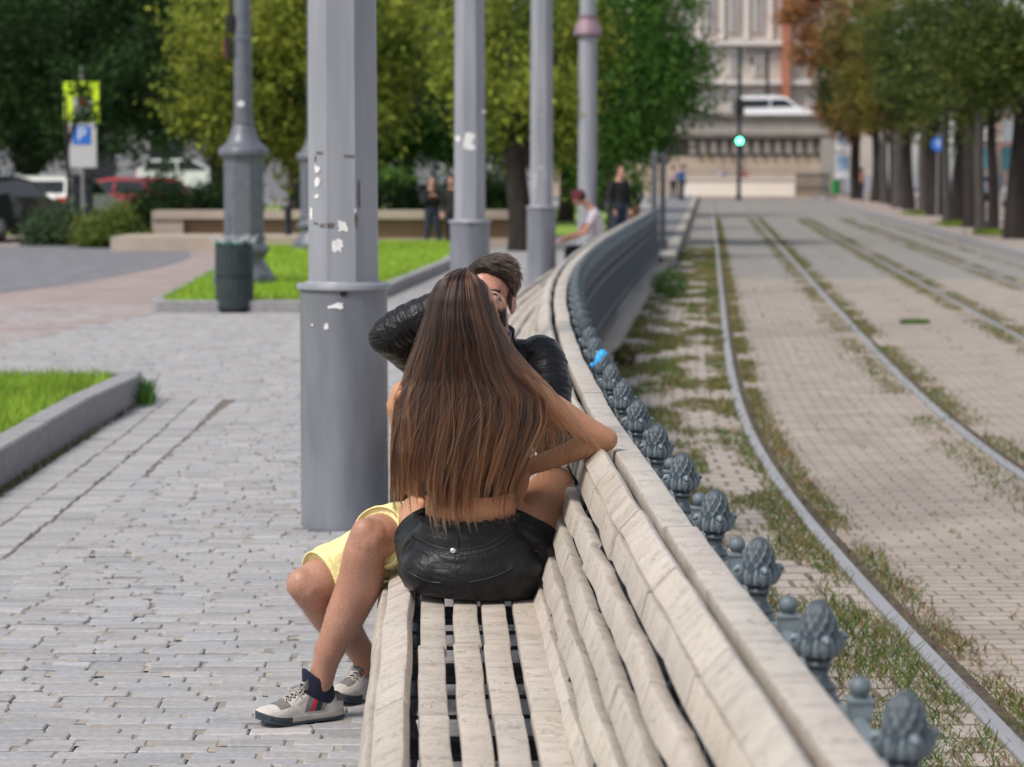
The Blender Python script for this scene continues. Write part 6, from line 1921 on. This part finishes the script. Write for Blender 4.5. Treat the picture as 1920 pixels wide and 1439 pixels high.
# ================================================================== OTHER PEOPLE, small and out of focus
M['denim'] = mat('dark_denim', (.02, .028, .05), (.03, .04, .065), 30, .9)
M['blackwear'] = mat('black_clothes', (.012, .012, .014), (.02, .02, .022), 30, .9)
M['bluewear'] = mat('blue_clothes', (.02, .06, .18), (.03, .08, .22), 20, .9)
M['darkhair'] = mat('dark_hair', (.02, .014, .01), (.035, .022, .015), 60, .7, .5, 200)
M['shoeblack'] = mat('dark_shoes', (.02, .02, .022), None, 20, .7)
def stripes():
    m, t, b = _nodes('striped_shirt')
    wv = N(t, 'ShaderNodeTexWave'); wv.bands_direction = 'Z'; wv.inputs['Scale'].default_value = 5.5; wv.inputs['Distortion'].default_value = 1.5; wv.inputs['Detail'].default_value = 1
    L(t, coords(t), wv.inputs['Vector'])
    L(t, ramp(t, wv.outputs['Fac'], [(.0, (.62, .58, .62)), (.72, (.60, .55, .60)), (.86, (.16, .10, .16))]), b.inputs['Base Color']); b.inputs['Roughness'].default_value = .9
    return m
M['striped'] = stripes()
def bystander(label, loc, rz, h, J, top, bottom, skin=None, hair=None, group=None, cap=None):
    """J: joint positions in units of the standing height, facing -Y"""
    e = empty('person', loc, rz, label, 'person', group)
    S = h; V = lambda p: Vector(p) * S
    mb = MB()
    hd, ne, ch, pe = V(J['head']), V(J['neck']), V(J['chest']), V(J['pelvis'])
    up = (hd - ne).normalized()
    mb.ball(hd + up * .012 * S, (.044 * S, .055 * S, .062 * S), None, 18, 12); mb.ball(hd + Vector((0, -.03, -.035)) * S, (.03 * S, .03 * S, .034 * S), None, 12, 8)
    mb.tube([hd + Vector((0, -.05, .0)) * S, hd + Vector((0, -.062, -.018)) * S], .009 * S, 8, cap='round')
    mb.tube([ne, hd], .031 * S, 10, cap='round')
    mb.tube([pe, pe.lerp(ch, .5), ch, ne], [(.085 * S, .06 * S), (.075 * S, .055 * S), (.098 * S, .06 * S), (.04 * S, .035 * S)], 18, xref=(1, 0, 0), cap='round', sub=2)
    for s in 'lr':
        sh_, el, wr = V(J['sh' + s]), V(J['el' + s]), V(J['wr' + s])
        mb.tube([ch, sh_, el], [.04 * S, .033 * S, .024 * S], 10, cap='round', sub=2); mb.tube([el, wr], [.024 * S, .017 * S], 10, cap='round')
        hand(mb, wr, wr - el, Vector((0, -.3, 1)), 1 if s == 'l' else -1, .45, S * .58)
        hp, kn, an = V(J['hp' + s]), V(J['kn' + s]), V(J['an' + s])
        mb.tube([hp, kn], [.055 * S, .036 * S], 12, cap='round'); mb.tube([kn, kn.lerp(an, .35), an], [.036 * S, .035 * S, .022 * S], 12, cap='round')
    fuse(mb, 'body', skin or M['fairskin'], e, .008, 3)
    mb = MB()
    mb.tube([pe - (ch - pe).normalized() * .01 * S, pe.lerp(ch, .5), ch, ch.lerp(ne, .75)], [(.096 * S, .07 * S), (.088 * S, .066 * S), (.108 * S, .07 * S), (.055 * S, .05 * S)], 20, xref=(1, 0, 0), cap=True, sub=2)
    for s in 'lr':
        sh_, el, wr = V(J['sh' + s]), V(J['el' + s]), V(J['wr' + s]); lng = J.get('sleeve', 1)
        mb.tube([ch.lerp(sh_, .3), sh_, sh_.lerp(el, 1 if lng else .6)], [.05 * S, .042 * S, .033 * S], 12, cap=True, sub=2)
        if lng: mb.tube([el, el.lerp(wr, .9)], [.033 * S, .025 * S], 12, cap='round')
    fuse(mb, 'shirt', top, e, .008, 4)
    mb = MB()
    mb.tube([pe + (ch - pe).normalized() * .03 * S, pe, V(J['hpl']).lerp(V(J['hpr']), .5)], [(.094 * S, .068 * S), (.1 * S, .074 * S), (.095 * S, .07 * S)], 20, xref=(1, 0, 0), cap='round')
    for s in 'lr':
        hp, kn, an = V(J['hp' + s]), V(J['kn' + s]), V(J['an' + s]); lg = J.get('long', 1)
        mb.tube([hp, kn], [.062 * S, .046 * S], 14, cap='round')
        if lg: mb.tube([kn, kn.lerp(an, .92)], [.046 * S, .035 * S], 14, cap='round')
    fuse(mb, 'trousers', bottom, e, .008, 4)
    for s in 'lr':
        an = V(J['an' + s]); mb = MB()
        mb.tube([an + Vector((0, .03, -.012)) * S, an + Vector((0, -.03, -.016)) * S, an + Vector((0, -.1, -.026)) * S], [(.026 * S, .026 * S), (.028 * S, .024 * S), (.022 * S, .014 * S)], 12, cap='round', sub=2)
        mb.build('shoe', M['shoeblack'], e, True)
    mb = MB(); mb.ball(hd + up * .022 * S + Vector((0, .012, 0)) * S, (.05 * S, .055 * S, .058 * S), None, 18, 12)
    mb.build('hair', hair or M['darkhair'], e, True)
    if cap:
        mb = MB(); mb.ball(hd + up * .036 * S + Vector((0, .006, 0)) * S, (.054 * S, .062 * S, .05 * S), None, 18, 12)
        mb.tube([hd + up * .04 * S + Vector((0, .03, 0)) * S, hd + up * .04 * S + Vector((0, .075, -.004)) * S], [(.012 * S, .045 * S), (.006 * S, .035 * S)], 12, cap='round'); mb.build('cap', cap, e, True)
    return e
STAND = dict(head=(0, -.01, .93), neck=(0, 0, .85), chest=(0, 0, .75), pelvis=(0, 0, .54), shl=(.11, 0, .80), elr=(-.15, .02, .63), ell=(.15, .02, .63), shr=(-.11, 0, .80), wrl=(.13, -.06, .50), wrr=(-.13, -.06, .50),
             hpl=(.05, 0, .52), hpr=(-.05, 0, .52), knl=(.07, -.01, .28), knr=(-.06, 0, .28), anl=(.09, 0, .045), anr=(-.07, .02, .045))
PHONE = dict(STAND, elr=(-.13, -.06, .64), wrr=(-.05, -.13, .73), ell=(.14, -.05, .64), wrl=(.06, -.14, .72), anl=(.115, .02, .045), knl=(.085, -.01, .28))
d = 53.6
bystander('woman in dark clothes standing on the lawn edge, seen between nearest and second poles', (WX(810, d), d, .0), R(8), 1.44, PHONE, M['blackwear'], M['denim'], M['fairskin'])
bystander('person in black partly hidden behind the second grey pole', (WX(848, 53), 53, 0), R(-30), 1.46, STAND, M['blackwear'], M['blackwear'], M['fairskin'])
SIT = dict(head=(0, -.17, .76), neck=(0, -.09, .685), chest=(0, -.04, .57), pelvis=(0, 0, .32), shl=(.11, -.06, .63), shr=(-.11, -.06, .63), ell=(.15, -.15, .46), elr=(-.15, -.14, .46), wrl=(.09, -.30, .40), wrr=(-.07, -.30, .41),
           hpl=(.05, 0, .30), hpr=(-.05, 0, .30), knl=(.08, -.25, .30), knr=(-.08, -.25, .30), anl=(.08, -.24, .045), anr=(-.08, -.26, .045), sleeve=0)
y = 36.0
bystander('man in a striped shirt and red cap sitting on the bench bent over his lap', (Cx(y) - .36, y, 0), R(-84), 1.62, SIT, M['striped'], M['blackwear'], M['fairskin'], None, None, mat('red_cap', (.30, .06, .08), (.25, .05, .07), 9, .8))
bystander('person in dark clothes standing behind the far end of the bench', (WX(1188, 62), 62, 0), R(-40), 1.5, STAND, M['blackwear'], mat('brown_trousers', (.14, .07, .05), None, 9, .9), M['tanskin'])
bystander('person in black standing behind the bench beyond the striped shirt man', (WX(1160, 50), 50, 0), R(40), 1.68, STAND, M['blackwear'], M['denim'], M['fairskin'])
bystander('person in blue standing beside the platform before the low cream wall', (WX(1277, 131), 131, .01), R(120), 1.78, STAND, M['bluewear'], M['denim'], M['fairskin'])
bystander('person in pale clothes walking on the far platform', (WX(1262, 138), 138, .01), R(200), 1.7, STAND, mat('pale_pink_clothes', (.5, .4, .4), None, 9, .9), M['denim'], M['fairskin'])
bystander('person in light top seen behind the iron fence of the cream wall', (WX(1352, 154.5), 154.5, .0), R(20), 1.75, STAND, mat('lilac_clothes', (.5, .46, .55), None, 9, .9), M['denim'], M['fairskin'])
bystander('person in red top seen behind the iron fence beside the signal mast', (WX(1391, 155), 155, .0), R(200), 1.75, STAND, mat('red_clothes', (.42, .08, .07), None, 9, .9), M['denim'], M['fairskin'])
bystander('person in orange beside the far avenue trunks', (WX(1614, 136), 136, -.06), R(90), 1.7, STAND, mat('orange_clothes', (.5, .22, .14), None, 9, .9), M['denim'], M['fairskin'])
